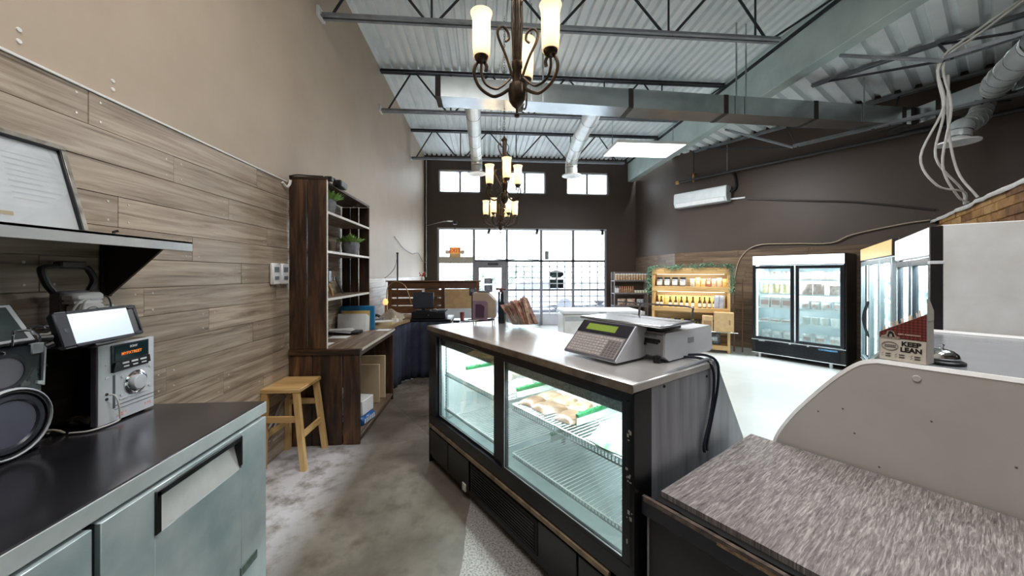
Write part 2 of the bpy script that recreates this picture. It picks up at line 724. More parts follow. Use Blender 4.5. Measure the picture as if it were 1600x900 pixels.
MB().box(-1.394, -.345, BY0 + .04, BY0 + .10, 0, .9, .003).obj('base_panel', alu_w, sf)
for i in range(5):
    lo = 2.13 if i == 0 else 2.03
    MB().box(MX[i] + .05, MX[i + 1] - .025, BY0 + .06, BY0 + .068, lo, 2.965).obj('pane', milk, sf)
MB().box(-1.394, -.345, BY0 + .06, BY0 + .068, .9, 1.93).obj('pane', glass_w, sf)
for i in (2, 3, 4):
    a, b = MX[i] + .025, MX[i + 1] - .025
    MB().box(a, b, BY0 + .06, BY0 + .068, 1.115, 1.985).obj('pane', glass_w, sf)
    MB().box(a, b, BY0 + .06, BY0 + .068, .36, 1.08).obj('pane', glass_w, sf)
    for k in range(1, 4):
        x = a + (b - a) * k / 4
        MB().box(x - .016, x + .016, BY0 + .05, BY0 + .058, .36, 1.985).obj('glazing_bar', alu_w, sf)
    for z in (.55, .72, .9, 1.3, 1.48, 1.66, 1.83):
        MB().box(a, b, BY0 + .05, BY0 + .058, z - .014, z + .014).obj('glazing_bar', alu_w, sf)
# door leaf
dr = MB()
for a in ((-.29, -.17, 0, 1.86), (.52, .67, 0, 1.86), (-.17, .52, 1.79, 1.86), (-.17, .52, 0, .25)):
    dr.box(a[0], a[1], BY0 + .04, BY0 + .09, a[2], a[3], .004)
door = struct(dr.obj('door_1', alu))
MB().box(-.17, .52, BY0 + .06, BY0 + .068, .25, 1.79).obj('pane', glass_w, door)
MB().tube([(.5, BY0 + .0, .7), (.5, BY0 - .03, .72), (.5, BY0 - .03, 1.1), (.5, BY0 + .0, 1.12)], .012).obj('push_bar', chrome, door)
MB().box(.1, .42, BY0 - .02, BY0 + .04, 1.88, 1.94, .005).obj('door_closer', P('dark_closer', (70, 70, 76), .4, .4), door)
notice_m = P('dark_notice', (74, 74, 92), .6, 0, (58, 58, 76), 20)
line_m = P('notice_print', (206, 206, 214), .7)
for z0, z1, lab in ((1.30, 1.46, 'small dark notice on the glass door, upper of the two'), (1.03, 1.25, 'dark notice on the glass door, lower and larger of the two')):
    t = thing('door_notice', lab, 'sign', (.12, BY0 + .053, (z0 + z1) / 2), 0, 'notices on the glass door')
    h = (z1 - z0) / 2
    MB().box(-.125, .125, -.003, .003, -h, h).obj('sheet', notice_m, t)
    lm = MB()
    for k in range(4):
        zz = h * .6 - k * h * .4
        lm.box(-.09, .09 - .03 * (k % 2), -.0045, -.003, zz - .006, zz + .006)
    lm.obj('print_lines', line_m, t)
# reversed window decal: oval over two blocks, crossed by the glazing bars
t = thing('window_decal', 'dark oval and block decal on the storefront glass', 'sign', (2.26, BY0 + .075, 1.4))
dm = P('dark_decal', (58, 56, 66), .6)
dd = MB()
dd.prism([(.24 * math.cos(2 * math.pi * k / 28), .19 + .12 * math.sin(2 * math.pi * k / 28)) for k in range(28)], -.002, .002, 'y')
dd.obj('oval', dm, t)
MB().box(-.24, .24, -.002, .002, -.25, .03, 0).box(-.03, .03, -.002, .002, .03, .09).obj('block', dm, t)

# ---- right wall: a short stretch square to the back wall, then angled away
D_ = Vector((SA, -CA, 0))
E_ = Vector((CA, SA, 0))
WA = Vector((4.82, 8.72, 0))
WB = WA + D_ * 9.0
poly = [(4.82, 11.12), (WA.x, WA.y), (WB.x, WB.y), (WB.x + .25, WB.y + .15), (5.02, 8.9), (5.02, 11.12)]
wall_right = struct(MB().prism(poly, 0, 4.75).obj('wall_right', brown))
plank_wall(wall_right, Vector((4.82, 11.09, 0)), Vector((0, -1, 0)), 2.37, 14, plank_r, P('screw_heads_dark', (150, 134, 116), .4, .5), 5, Vector((-1, 0, 0)), .1514)
plank_wall(wall_right, WA, D_, 5.2, 14, plank_r, P('screw_heads_dark', (150, 134, 116), .4, .5), 6, -E_, .1514)

# the shop closes behind the camera
struct(MB().box(-2.0, 9.9, -3.2, -3.0, 0, 5.3).obj('wall_front', brown))
struct(MB().box(WB.x, WB.x + .2, -3.0, WB.y + .1, 0, 5.3).obj('wall_side_right', brown))

# ---- ceilings: ribbed steel deck
deck_m = P('ribbed_steel_deck', (240, 244, 245), .45, .0, (224, 232, 234), 2.5)


def deck_profile(width, pitch=.145, depth=.055):
    pts = []
    n = int(width / pitch) + 1
    k = pitch / .145
    for i in range(n):
        x = i * pitch
        pts += [(x, 0), (x + .078 * k, 0), (x + .092 * k, depth), (x + .131 * k, depth)]
    return pts


mb = MB()
pr = deck_profile(6.75)
vs, fs = [], []
for (x, z) in pr:
    vs += [(-2.0 + x, -3.0, 5.22 + z), (-2.0 + x, 11.3, 5.22 + z)]
for i in range(len(pr) - 1):
    fs.append((2 * i, 2 * i + 1, 2 * i + 3, 2 * i + 2))
mb.add(vs, fs)
struct(mb.obj('ceiling', deck_m, smooth=False))

mb = MB()
pr = deck_profile(16.0, .23, .075)
vs, fs = [], []
cx_ = Vector((6.5, 5.5, 0))
for (x, z) in pr:
    for q in (-9.0, 9.0):
        p = cx_ + D_ * (x - 8.0) + E_ * q
        vs.append((p.x, p.y, 4.58 + z))
for i in range(len(pr) - 1):
    fs.append((2 * i, 2 * i + 1, 2 * i + 3, 2 * i + 2))
mb.add(vs, fs)
me = mb.mesh('ceiling_right_bay', deck_m, False)
bm = bmesh.new()
bm.from_mesh(me)
for co, no in (((4.72, 0, 0), (1, 0, 0)), (WA + E_ * .08, -E_), ((0, -3, 0), (0, 1, 0)), ((0, 11.2, 0), (0, -1, 0)), ((11, 0, 0), (-1, 0, 0))):
    bmesh.ops.bisect_plane(bm, geom=bm.verts[:] + bm.edges[:] + bm.faces[:], plane_co=co, plane_no=no, clear_inner=True)
bm.to_mesh(me)
bm.free()
struct(link('ceiling_right_bay', me))

beam_m = P('grey_green_painted_beam', (196, 210, 206), .4, .2, (174, 190, 188), 2)
bmj = MB().box(4.55, 4.75, -3, 11.1, 4.53, 5.16, .004).box(4.52, 4.78, -3, 11.1, 5.16, 5.23, .004)
beam = struct(bmj.obj('ceiling_beam', beam_m))
MB().box(4.538, 4.55, -3, 11.1, 5.10, 5.16).obj('cap_angle', joist_m, beam)

# partition of rough stacked brick behind the tall coolers
PA, PB = Vector((1.891 + 3.1, -.093 + 3.13, 0)), Vector((7.048, 5.121, 0))
pd = (PB - PA).normalized()
pn = Vector((-pd.y, pd.x, 0))          # towards the room
plen = (PB - PA).length
ca = math.atan2(pd.y, pd.x)
part_w = MB().box(-1.6, plen, -.14, -.045, 0, 2.44).obj('wall_partition', brown, None, tuple(PA), (0, 0, ca))
struct(part_w)
brick_ms = [P('stacked_brick_%s' % n_, c, .8, 0, c2, 9, .5, 50) for n_, c, c2 in
            (('tan', (170, 128, 76), (128, 90, 50)), ('brown', (136, 96, 56), (92, 62, 36)), ('pale', (188, 150, 98), (150, 112, 66)))]
bme = {}
for bi in range(3):
    bme[bi] = MB().box(-.20, .20, -.02, .02, -.045, .045, .006).mesh('brick', brick_ms[bi], False)
rng = random.Random(21)
for r in range(7):
    z = 2.388 - r * .094
    x = -1.3 + (r % 2) * .19
    while x < plen - .22:
        link('brick', bme[rng.randrange(3)], part_w, (x, -.022 + rng.uniform(-.006, .008), z), (0, 0, 0))
        x += .405
cap = MB()
pts = [(-1.6 + k * (plen + 1.6) / 24, rng.uniform(-.012, .012), rng.uniform(-.006, .012)) for k in range(25)]
cap.add([(x, -.15 + dy, 2.445 + dz) for x, dy, dz in pts] + [(x, .02 + dy, 2.445 + dz * .4) for x, dy, dz in pts] +
        [(x, .024 + dy, 2.395 + dz) for x, dy, dz in pts],
        [(i, i + 1, 26 + i, 25 + i) for i in range(24)] + [(25 + i, 26 + i, 51 + i, 50 + i) for i in range(24)])
cp = cap.obj('capping_sheet', P('crinkled_white_sheet', (232, 230, 226), .45, 0, (214, 212, 208), 14, .3, 40), part_w)
md = cp.modifiers.new('thick', 'SOLIDIFY')
md.thickness = .004

# ---- outside: parking lot, cars, trees
struct(MB().box(-30, 40, 11.34, 70, -.2, -.12).obj('ground_outside', P('pale_asphalt', (168, 170, 174), .8, 0, (150, 152, 158), 1.5)))
car_c = [P('white_car_paint', (226, 230, 236), .2, .1), P('silver_car_paint', (190, 196, 208), .3, .1)]
for ci, (x, y, lab) in enumerate(((2.2, 16.5, 'white car parked outside behind the middle storefront panes'), (5.2, 19.0, 'silver car parked outside behind the right storefront panes'))):
    c = thing('parked_car', lab, 'car', (x, y, -.12), rad(4 * ci), 'cars outside the storefront')
    prof = [(-2.2, .35), (-2.2, .75), (-1.9, .92), (-1.2, 1.0), (-.6, 1.42), (.7, 1.45), (1.4, 1.0), (2.1, .9), (2.2, .6), (2.2, .35)]
    MB().prism(prof, -.88, .88, 'y').obj('body', car_c[ci], c)
    MB().prism([(-1.05, 1.02), (-.55, 1.37), (.62, 1.39), (1.2, 1.02)], -.885, .885, 'y').obj('side_windows', P('car_glass', (150, 158, 172), .15), c)
    for wx in (-1.4, 1.35):
        for wy in (-.8, .8):
            MB().cyl((wx, wy - .1, .33), (wx, wy + .1, .33), .33, n=16).obj('wheel', P('dusty_tyre', (120, 122, 128), .8), c)
bark = P('pale_bark', (186, 178, 172), .9)


def bare_tree(x, y, h, lab, seed):
    r_ = random.Random(seed)
    c = thing('bare_tree', lab, 'tree', (x, y, -.12), 0, 'trees outside the storefront')
    MB().tube([(0, 0, 0), (.05, 0, h * .3), (0, .05, h * .45)], [.12, .09, .07], 8).obj('trunk', bark, c)
    br = MB()
    for k in range(16):
        a = r_.uniform(0, 6.28)
        z0 = h * r_.uniform(.3, .5)
        l = h * r_.uniform(.25, .5)
        d1 = Vector((math.cos(a) * .5, math.sin(a) * .5, .9)).normalized()
        p0 = Vector((0, .03, z0))
        p1 = p0 + d1 * l * .5
        p2 = p1 + (d1 + Vector((r_.uniform(-.4, .4), r_.uniform(-.4, .4), .1))) * l * .5
        br.tube([p0, p1, p2], [.04, .025, .008], 5)
    stuff(br.obj('branches', bark, c))


bare_tree(-1.6, 20, 4.2, 'bare tree outside behind the left side window', 1)
bare_tree(-.6, 24, 4.6, 'bare tree outside farther off behind the glass door', 2)
bush_m = P('pale_green_bush', (176, 192, 176), .9, 0, (150, 170, 152), 6)
for bi, (x, y, s_, lab) in enumerate(((3.2, 30, 1.7, 'green shrub across the lot behind the middle panes'), (-.2, 28, 1.5, 'green shrub across the lot behind the glass door'))):
    c = thing('shrub', lab, 'shrub', (x, y, -.12), 0, 'shrubs across the lot')
    r_ = random.Random(bi + 40)
    b = MB()
    for k in range(420):
        v = Vector((r_.gauss(0, 1), r_.gauss(0, 1), r_.gauss(0, 1))).normalized() * r_.uniform(.6, 1)
        p = Vector((v.x * s_, v.y * s_ * .7, s_ * .8 + v.z * s_ * .75))
        u = Vector((r_.uniform(-1, 1), r_.uniform(-1, 1), r_.uniform(-1, 1))).normalized()
        w = u.orthogonal().normalized()
        q = .22
        b.add([p - u * q, p + w * q * .5, p + u * q, p - w * q * .5], [(0, 1, 2, 3)])
    stuff(b.obj('foliage', bush_m, c, smooth=False))
    MB().tube([(0, 0, 0), (0, 0, s_ * .8)], .08, 6).obj('stem', bark, c)

# ================================================================== CEILING THINGS
def bar(mbx, a, b, r=.012, n=6):
    mbx.tube([a, b], r, n)


def angle_pair(mbx, p, q, h=.05, w=.09):
    """double steel angle between two points (shallow inverted T seen from below)."""
    p, q = Vector(p), Vector(q)
    d = (q - p).normalized()
    s_ = d.cross(Vector((0, 0, 1))).normalized()
    for sg in (-1, 1):
        a = [p + s_ * sg * .012, p + s_ * sg * w / 2, p + s_ * sg * w / 2 + Vector((0, 0, .007)), p + s_ * sg * .018 + Vector((0, 0, .007)),
             p + s_ * sg * .018 + Vector((0, 0, h)), p + s_ * sg * .012 + Vector((0, 0, h))]
        n = len(a)
        mbx.add(a + [v + (q - p) for v in a], [tuple(range(n)), tuple(range(2 * n - 1, n - 1, -1))] + [(i, (i + 1) % n, n + (i + 1) % n, n + i) for i in range(n)])


chord_m = P('grey_joist_chord', (142, 146, 152), .45, .3, (118, 122, 128), 6)


def joist(y, lab, zb=4.45, zt=5.14):
    t = thing('roof_joist', lab, 'roof joist', (0, y, zb))
    c = MB()
    angle_pair(c, (-1.80, 0, 0), (3.62, 0, 0), .055, .1)
    c.obj('bottom_chord', chord_m, t)
    c = MB()
    angle_pair(c, (-1.82, 0, zt - zb), (4.53, 0, zt - zb), .06, .11)
    c.obj('top_chord', joist_m, t)
    top = zt - zb + .01
    lo, hi = [-1.76, -.6, .8, 2.2, 3.5], [-1.25, .1, 1.5, 2.9]
    for i, x in enumerate(hi):
        for a in (lo[i] + .05, lo[i + 1] - .05):
            w = MB()
            bar(w, (a, 0, .01), (x + (.04 if a > x else -.04), 0, top), .016)
            w.obj('web_bar', joist_m, t)
    for x in (-.6, .8, 2.2, 3.3):
        w = MB()
        bar(w, (x, 0, .02), (x, 0, top), .013)
        w.obj('web_bar', joist_m, t)
    w = MB()
    bar(w, (3.5, 0, .02), (4.45, 0, top - .04), .014)
    w.obj('web_bar', joist_m, t)
    MB().box(-1.84, -1.8, -.08, .08, -.02, .09, .004).obj('wall_plate', trim_w, t)
    return t


joist(4.14, 'open web steel roof joist nearest, above the front chandelier')
joist(6.45, 'open web steel roof joist second back, just behind the rectangular duct')
joist(9.05, 'open web steel roof joist farthest, in front of the upper windows')
joist(1.7, 'open web steel roof joist overhead, nearest the service counter')


def rjoist(lab, tc0, tc1, bc0, bc1, a_end, webs):
    t = thing('bay_joist', lab, 'roof joist', (0, 0, 0))
    c = MB()
    angle_pair(c, tc0, tc1, .05, .09)
    c.obj('top_chord', chord_m, t)
    c = MB()
    angle_pair(c, bc0, bc1, .05, .09)
    c.obj('bottom_chord', chord_m, t)
    c = MB()
    bar(c, bc0, a_end, .022, 8)
    c.obj('end_brace', chord_m, t)
    T0, T1, B0, B1 = map(Vector, (tc0, tc1, bc0, bc1))
    for u, v in webs:
        c = MB()
        bar(c, B0.lerp(B1, u), T0.lerp(T1, v), .015)
        c.obj('web_bar', joist_m, t)


rjoist('dark steel joist of the right bay, nearer one by the hanging white cables', (5.06, 5.19, 4.50), (7.3, 1.58, 4.50),
       (5.052, 3.576, 3.95), (6.55, 1.16, 3.95), (4.74, 4.44, 4.52), ((0, .05), (.02, .3), (.25, .3), (.3, .6), (.55, .6)))
rjoist('dark steel joist of the right bay, farther one along the brown wall', (5.0, 8.2, 4.50), (8.2, 3.04, 4.50),
       (5.50, 6.00, 3.86), (7.3, 3.1, 3.86), (4.86, 6.9, 4.52), ((0, .05), (.02, .3), (.3, .3), (.35, .55), (.6, .62)))

# ---- rectangular duct with round branches
t = thing('rectangular_duct', 'long grey rectangular metal air duct across the ceiling with black taped joints', 'air duct', (0, 0, 3.9))
sk = .022
DX0, DX1, DY, DD, DH = -.61, 6.62, 4.69, .31, .26
def dY(x):
    return DY + (x - DX0) * .047
segs = [DX0, .5, 2.02, 3.45, 4.9, DX1]
for a, b in zip(segs[:-1], segs[1:]):
    c = MB()
    ya, yb = dY(a), dY(b)
    c.add([(a, ya, 0), (b, yb, 0), (b, yb + DD, 0), (a, ya + DD, 0), (a, ya, DH), (b, yb, DH), (b, yb + DD, DH), (a, ya + DD, DH)],
          [(0, 1, 2, 3), (4, 5, 6, 7), (0, 1, 5, 4), (1, 2, 6, 5), (2, 3, 7, 6), (3, 0, 4, 7)])
    c.obj('duct_section', galv, t, smooth=False)
tape = P('black_duct_mastic', (38, 34, 32), .7, 0, (26, 22, 20), 12, .3, 40)
for x in (-.6, .5, 2.02, 3.45, 4.9, 6.42, 6.58):
    y = dY(x)
    MB().box(x - .035, x + .035, y - .006, y + DD + .006, -.006, DH + .006, .003).obj('taped_joint', tape, t)
c = MB().box(DX1, DX1 + .33, 1.2, dY(DX1) + DD, 0, DH, .003)
c.obj('side_section', galv, t, smooth=False)
for y in (4.75, 4.25, 4.05, 3.2):
    MB().box(DX1 - .006, DX1 + .336, y - .03, y + .03, -.006, DH + .006, .003).obj('taped_joint', tape, t)
for x in (.62, .78, 3.6, 3.75, 5.7):
    y = dY(x) - .01
    MB().box(x - .012, x + .012, y - .004, y, 0, 1.3 if x < 4.6 else .66, 0).obj('hanger_strap', galv, t)


def branch(lab, pts, r, fr, down, flange_mat):
    t2 = thing('round_duct', lab, 'air duct', pts[0], 0)
    o = Vector(pts[0])
    q = [Vector(p) - o for p in pts]
    c = MB()
    path = bez(q, 8)
    c.tube(path, r, 20)
    c.obj('pipe', galv_w, t2)
    L = 0
    for i in range(3, len(path) - 1, 4):
        d = (path[i + 1] - path[i]).normalized()
        MB().tube([path[i] - d * .006, path[i] + d * .006], r + .004, 20).obj('seam_band', galv, t2)
    e_ = q[-1]
    c = MB()
    dd = Vector(down).normalized()
    rot = dd.to_track_quat('-Z', 'Y').to_matrix().to_4x4()
    rot.translation = e_
    c.lathe([(r, .03), (r + .01, .0), (fr, -.012), (fr, -.03), (r * .8, -.022), (r * .5, -.005), (.001, -.003)], 24, rot)
    c.obj('diffuser_ring', flange_mat, t2)


galv_w = P('bright_spiral_duct', (222, 226, 226), .38, .45, (206, 212, 212), 9)
branch('left of two bright round ducts running from the rectangular duct to the front windows',
       [(-.17, 5.02, 4.03), (-.17, 6.2, 4.01), (-.17, 7.15, 3.99), (-.16, 7.36, 3.9), (-.155, 7.4, 3.68)], .112, .19, (0, 0, -1), white_en)
branch('right of two bright round ducts, running beside the ceiling light panel',
       [(1.62, 5.12, 4.03), (1.68, 6.2, 4.01), (1.79, 7.15, 3.99), (1.81, 7.36, 3.9), (1.82, 7.4, 3.68)], .125, .2, (0, 0, -1), white_en)
branch('short green grey round duct elbow with white ring hanging by the loose cables',
       [(6.74, 4.35, 3.9), (6.58, 4.3, 3.7), (6.25, 4.17, 3.53), (5.99, 4.07, 3.44), (5.93, 4.06, 3.27)], .11, .19, (0, 0, -1), white_en)
branch('large pale round duct at the upper right corner of the side duct',
       [(6.62, 4.15, 4.02), (6.35, 3.95, 4.0), (5.9, 3.55, 3.93), (5.3, 3.0, 3.84)], .14, .15, (-.7, -.7, 0), galv)

# ---- ceiling light panel
t = thing('light_panel', 'flat white rectangular ceiling light panel hanging by the beam', 'ceiling light', (3.03, 6.66, 3.985))
MB().box(-.66, .66, -.39, .39, -.02, .03, .004).obj('tray', white_en, t)
MB().box(-.64, .64, -.37, .37, -.0225, -.0205).obj('diffuser', emitter('light_panel_glow', (250, 252, 255), 3.0), t)
for x in (-.6, .6):
    MB().tube([(x, 0, .03), (x, 0, 1.2)], .004, 5).obj('hanger_wire', galv, t)

# ---- chandeliers
bronze = P('antique_bronze', (78, 64, 50), .28, .75, (48, 39, 31), 14)
m, nt, bs = newmat('cream_glass_shade')
tl = nt.nodes.new('ShaderNodeBsdfTranslucent')
v_ = coords(nt, (9, 9, 5))
shade_c = ramp(nt, noise(nt, v_, 1, 3), [(.3, lin((255, 243, 220))), (.7, lin((255, 250, 238)))])
nt.links.new(shade_c, tl.inputs[0])
bs.inputs['Roughness'].default_value = .35
nt.links.new(shade_c, bs.inputs['Base Color'])
bs.inputs['Emission Color'].default_value = lin((255, 236, 198))
bs.inputs['Emission Strength'].default_value = .3
mx = nt.nodes.new('ShaderNodeMixShader')
mx.inputs[0].default_value = .55
nt.links.new(bs.outputs[0], mx.inputs[1])
nt.links.new(tl.outputs[0], mx.inputs[2])
nt.links.new(mx.outputs[0], nt.nodes['Material Output'].inputs[0])
shade_m = m
bulb_m = emitter('warm_bulb', (255, 214, 140), 8.0)


def chandelier(lab, loc, angles, R_, ztop):
    t = thing('chandelier', lab, 'chandelier', loc, 0)
    MB().lathe([(.001, -.005), (.016, .0), (.018, .012), (.008, .022), (.008, .05), (.02, .062), (.03, .07), (.05, .1), (.056, .15), (.05, .2), (.03, .212), (.028, .3),
                (.034, .31), (.034, .345), (.02, .35)], 20).obj('bowl', bronze, t)
    rods = MB()
    for k in range(4):
        a = k * math.pi / 2 + .3
        rods.tube([(.022 * math.cos(a), .022 * math.sin(a), .34), (.034 * math.cos(a), .034 * math.sin(a), .62), (.02 * math.cos(a), .02 * math.sin(a), .93)], .008, 6)
    rods.tube([(0, 0, .33), (0, 0, .98)], .01, 6)
    rods.obj('column', bronze, t)
    MB().lathe([(.012, .9), (.04, .93), (.045, .95), (.015, .98), (.01, 1.0)], 16).obj('crown', bronze, t)
    arm = MB()
    arm.tube(bez([(.045, 0, .235), (.09, 0, .19), (R_ * .6, 0, .165), (R_ * .88, 0, .19), (R_, 0, .25), (R_, 0, .325)], 5), .0085, 7)
    arm.tube(bez([(.05, 0, .17), (.11, 0, .128), (R_ * .72, 0, .118), (R_ * 1.05, 0, .165), (R_ * 1.2, 0, .245), (R_ * 1.14, 0, .31), (R_ * .98, 0, .335), (R_ * .86, 0, .3), (R_ * .88, 0, .265)], 5), .011, 7, flat=.5)
    arm_me = arm.mesh('arm', bronze)
    sc = MB()
    sc.tube(bez([(.03, 0, .24), (.075, 0, .36), (.125, 0, .46), (.13, 0, .51), (.1, 0, .54), (.065, 0, .52), (.058, 0, .48), (.08, 0, .455)], 5), .009, 7, flat=.6)
    sc2 = MB()
    sc2.tube(bez([(.03, 0, .72), (.07, 0, .8), (.085, 0, .87), (.06, 0, .9), (.04, 0, .87)], 5), .008, 6, flat=.6)
    sc_me = sc.mesh('scroll', bronze)
    sc2_me = sc2.mesh('scroll', bronze)
    cup_me = MB().lathe([(.008, .31), (.036, .33), (.044, .35), (.044, .37), (.038, .372), (.036, .355), (.001, .35)], 18).mesh('shade_cup', bronze)
    sh_me = MB().lathe([(.05, .355), (.054, .42), (.056, .52), (.056, .58), (.062, .605), (.069, .625), (.0665, .6255), (.059, .604), (.0535, .58), (.0535, .52), (.0515, .42), (.0475, .356)], 24).mesh('shade', shade_m)
    bu_me = MB().lathe([(.001, .38), (.012, .38), (.012, .42), (.02, .45), (.018, .48), (.001, .5)], 12).mesh('bulb', bulb_m)
    for a in angles:
        ar = rad(a)
        r_ = (0, 0, ar)
        ao = link('arm', arm_me, t, (0, 0, 0), r_)
        off = (R_ * math.cos(ar), R_ * math.sin(ar), 0)
        co = link('shade_cup', cup_me, t, off)
        link('shade', sh_me, t, off)
        link('bulb', bu_me, t, off)
        link('scroll', sc_me, t, (0, 0, 0), (0, 0, ar + .25))
        link('scroll', sc2_me, t, (0, 0, 0), (0, 0, ar + .25))
        d = bpy.data.lights.new('bulb_light', 'POINT')
        d.energy = 2.2
        d.color = (1, .87, .65)
        d.shadow_soft_size = .02
        lo = bpy.data.objects.new('bulb_light', d)
        COL.objects.link(lo)
        lo.parent = t
        lo.location = (off[0], off[1], .53)
    ch = MB()
    z, k = 1.0, 0
    while z < ztop - loc[2]:
        pts = []
        for q in range(10):
            a = 2 * math.pi * q / 10
            h, w = .022 * math.sin(a), .011 * math.cos(a)
            pts.append((w, 0, z + h) if k % 2 else (0, w, z + h))
        ch.tube(pts, .0028, 5, True)
        z += .036
        k += 1
    ch.obj('chain', bronze, t)
    return t


chandelier('largest and nearest bronze chandelier with tall cream glass shades, above the counter', (.205, 2.252, 2.59), (186, -32, 70), .225, 5.22)
chandelier('middle bronze chandelier with three lit cream shades, below the farther ceiling', (.276, 4.99, 2.52), (275, 155, 28), .225, 5.2)
chandelier('farthest and lowest looking bronze chandelier with six lit cream shades, before the storefront', (.312, 7.0, 2.40), (0, 60, 120, 180, 240, 300), .285, 5.2)

# ---- dark pipe along the right wall with brass ends
t = thing('sprinkler_pipe', 'long dark pipe with brass end cap along the upper right wall', 'pipe', (0, 0, 3.87))
p0, p1 = WA + D_ * .1 - E_ * .09, WA + D_ * 6.0 - E_ * .09
MB().tube([(p0.x, p0.y, 0), (p1.x, p1.y, 0)], .035, 12).obj('pipe', P('dark_grey_pipe', (64, 62, 64), .4, .5), t)
brass = P('brass', (190, 146, 82), .3, .8)
q = WA + D_ * .07 - E_ * .09
MB().cyl((q.x, q.y, 0), (q.x + D_.x * .08, q.y + D_.y * .08, 0), .046, n=12).obj('end_cap', brass, t)
q = WA + D_ * .5 - E_ * .09
MB().cyl((q.x, q.y, -.06), (q.x, q.y, .12), .025, n=10).cyl((q.x, q.y, .12), (q.x, q.y, .14), .07, .06, n=12).obj('valve', brass, t)
MB().tube([(q.x, q.y, .14), (q.x, q.y, .7)], .012, 6).obj('hanger_rod', joist_m, t)
q = WA + D_ * 1.25 - E_ * .09
MB().tube([(q.x, q.y, 0), (q.x, q.y, .7)], .01, 6).obj('hanger_rod', galv, t)

# ---- air conditioner on the angled wall
c = WA + D_ * .7 - E_ * .137
t = thing('air_conditioner', 'white wall mounted air conditioner on the dark brown right wall', 'air conditioner', (c.x, c.y, 3.22), -rad(58.2))
ac_m = P('cool_white_casing', (208, 215, 219), .35)
MB().prism([(.13, 0), (.13, .34), (-.09, .34), (-.12, .31), (-.13, .1), (-.08, .0)], -.6, .6, 'x').obj('body', ac_m, t)
MB().prism([(-.134, .1), (-.125, .27), (-.128, .27), (-.137, .1)], -.585, .585, 'x').obj('front_panel', ac_m, t)
MB().prism([(-.131, .085), (-.088, .005), (-.092, .0), (-.136, .08)], -.55, .55, 'x').obj('louvre', white_pl, t)
MB().tube([(.6, .1, .05), (.75, .1, .04), (.88, .12, .04)], .02, 8).obj('hose_stub', white_pl, t)
MB().tube(bez([(.6, .08, .2), (.7, .1, .3), (.68, .1, .55), (.62, .1, .65)], 5), .03, 8).obj('pipe_wrap', black_pl, t)

# cables along the angled wall
def wallpt(s_, z, off=.02):
    p = WA + D_ * s_ - E_ * off
    return (p.x, p.y, z)


tag(MB().tube(bez([wallpt(1.62, 3.22), wallpt(2.1, 3.12), wallpt(2.8, 2.98), wallpt(3.3, 2.88), wallpt(3.8, 2.74), wallpt(4.25, 2.6)], 5), .016, 6).obj('drain_hose', P('dark_brown_hose', (46, 36, 32), .5)),
    'dark hose sagging along the brown wall from the air conditioner', 'hose')
tag(MB().tube(bez([wallpt(1.35, .95, .03), wallpt(1.38, 1.5, .03), wallpt(1.5, 1.95, .03), wallpt(1.8, 2.2, .03), wallpt(2.4, 2.2, .03), wallpt(3.0, 2.17, .03), wallpt(3.3, 2.3, .03), wallpt(3.9, 2.42, .03), wallpt(4.2, 2.45, .03)], 5), .011, 6).obj('wall_cable', P('pale_cable', (176, 160, 140), .5)),
    'pale cable looping over the two-door cooler along the right wall', 'cable')

# ---- hanging white cables at the right
def cm(px, py, D):
    lat = (px - 800) / 560 * D
    return (.99708 * lat + .07656 * D, -.07656 * lat + .99708 * D, 1.6 + (428 - py) * D / 560)


wc = P('white_cable', (226, 222, 216), .45)
cab = thing('hanging_cables', 'bundle of loose white cables hanging from the right ceiling joist to the brick partition', 'cables', (5.05, 3.6, 3.93))
o_ = Vector(cab.location)
for nodes in ([(5.6, 3.1, 4.52), (5.3, 3.4, 4.2), (5.06, 3.62, 3.93), (5.3, 3.75, 3.55), (5.2, 3.9, 3.0), (5.35, 3.85, 2.65), (5.7, 3.85, 2.58), (5.95, 4.0, 2.475)],
              [(5.62, 3.12, 4.52), (5.32, 3.42, 4.2), (5.09, 3.6, 3.95), (5.32, 3.7, 3.5), (5.42, 3.85, 2.9), (5.66, 3.88, 2.54), (5.85, 3.91, 2.47)],
              [(5.6, 3.14, 4.52), (5.28, 3.44, 4.22), (5.08, 3.64, 3.96), (5.34, 3.78, 3.5), (5.4, 3.9, 3.0), (5.75, 3.9, 2.62), (5.99, 4.04, 2.475)],
              [(5.34, 3.74, 3.9), (5.40, 3.78, 3.3), (5.50, 3.77, 2.8), (5.61, 3.67, 2.475)]):
    MB().tube([p - o_ for p in bez(nodes, 6)], .012, 6).obj('cable', wc, cab)

# ---- exit sign hanging in front of the storefront
t = thing('exit_sign', 'small tan exit sign with two emergency lamps hanging before the storefront', 'exit sign', cm(711, 394, 9.5))
MB().box(-.145, .145, -.03, .03, -.145, .13, .008).obj('housing', P('tan_sign_housing', (206, 170, 120), .5), t)
MB().box(-.125, .125, -.034, -.03, -.045, .12, .001).obj('face', P('orange_sign_face', (232, 170, 100), .4, emit=(236, 160, 80), es=.25), t)
text('letters', 'EXIT', .15, P('exit_letters_red', (186, 44, 20), .4, emit=(200, 50, 20), es=.25), t, frame_matrix((0, -.0355, .037), (1, 0, 0), (0, 0, 1)), .0008, .0012)
for sx in (-1, 1):
    MB().box(sx * .2 - .05, sx * .2 + .05, -.05, .03, -.05, .05, .012).box(sx * .145 - .02, sx * .145 + .02, -.01, .01, -.015, .015, .002).obj('lamp_head', P('beige_lamp_head', (206, 196, 178), .5), t)
MB().tube([(0, 0, .13), (0, 0, .8)], .011, 6).obj('stem', joist_m, t)
MB().cyl((0, 0, .74), (0, 0, .82), .055, n=12).obj('junction_box', joist_m, t)
t = thing('wall_conduit', 'thin metal conduit pipe up the corner with a branch to the exit sign', 'conduit', (-1.76, 11.04, 0))
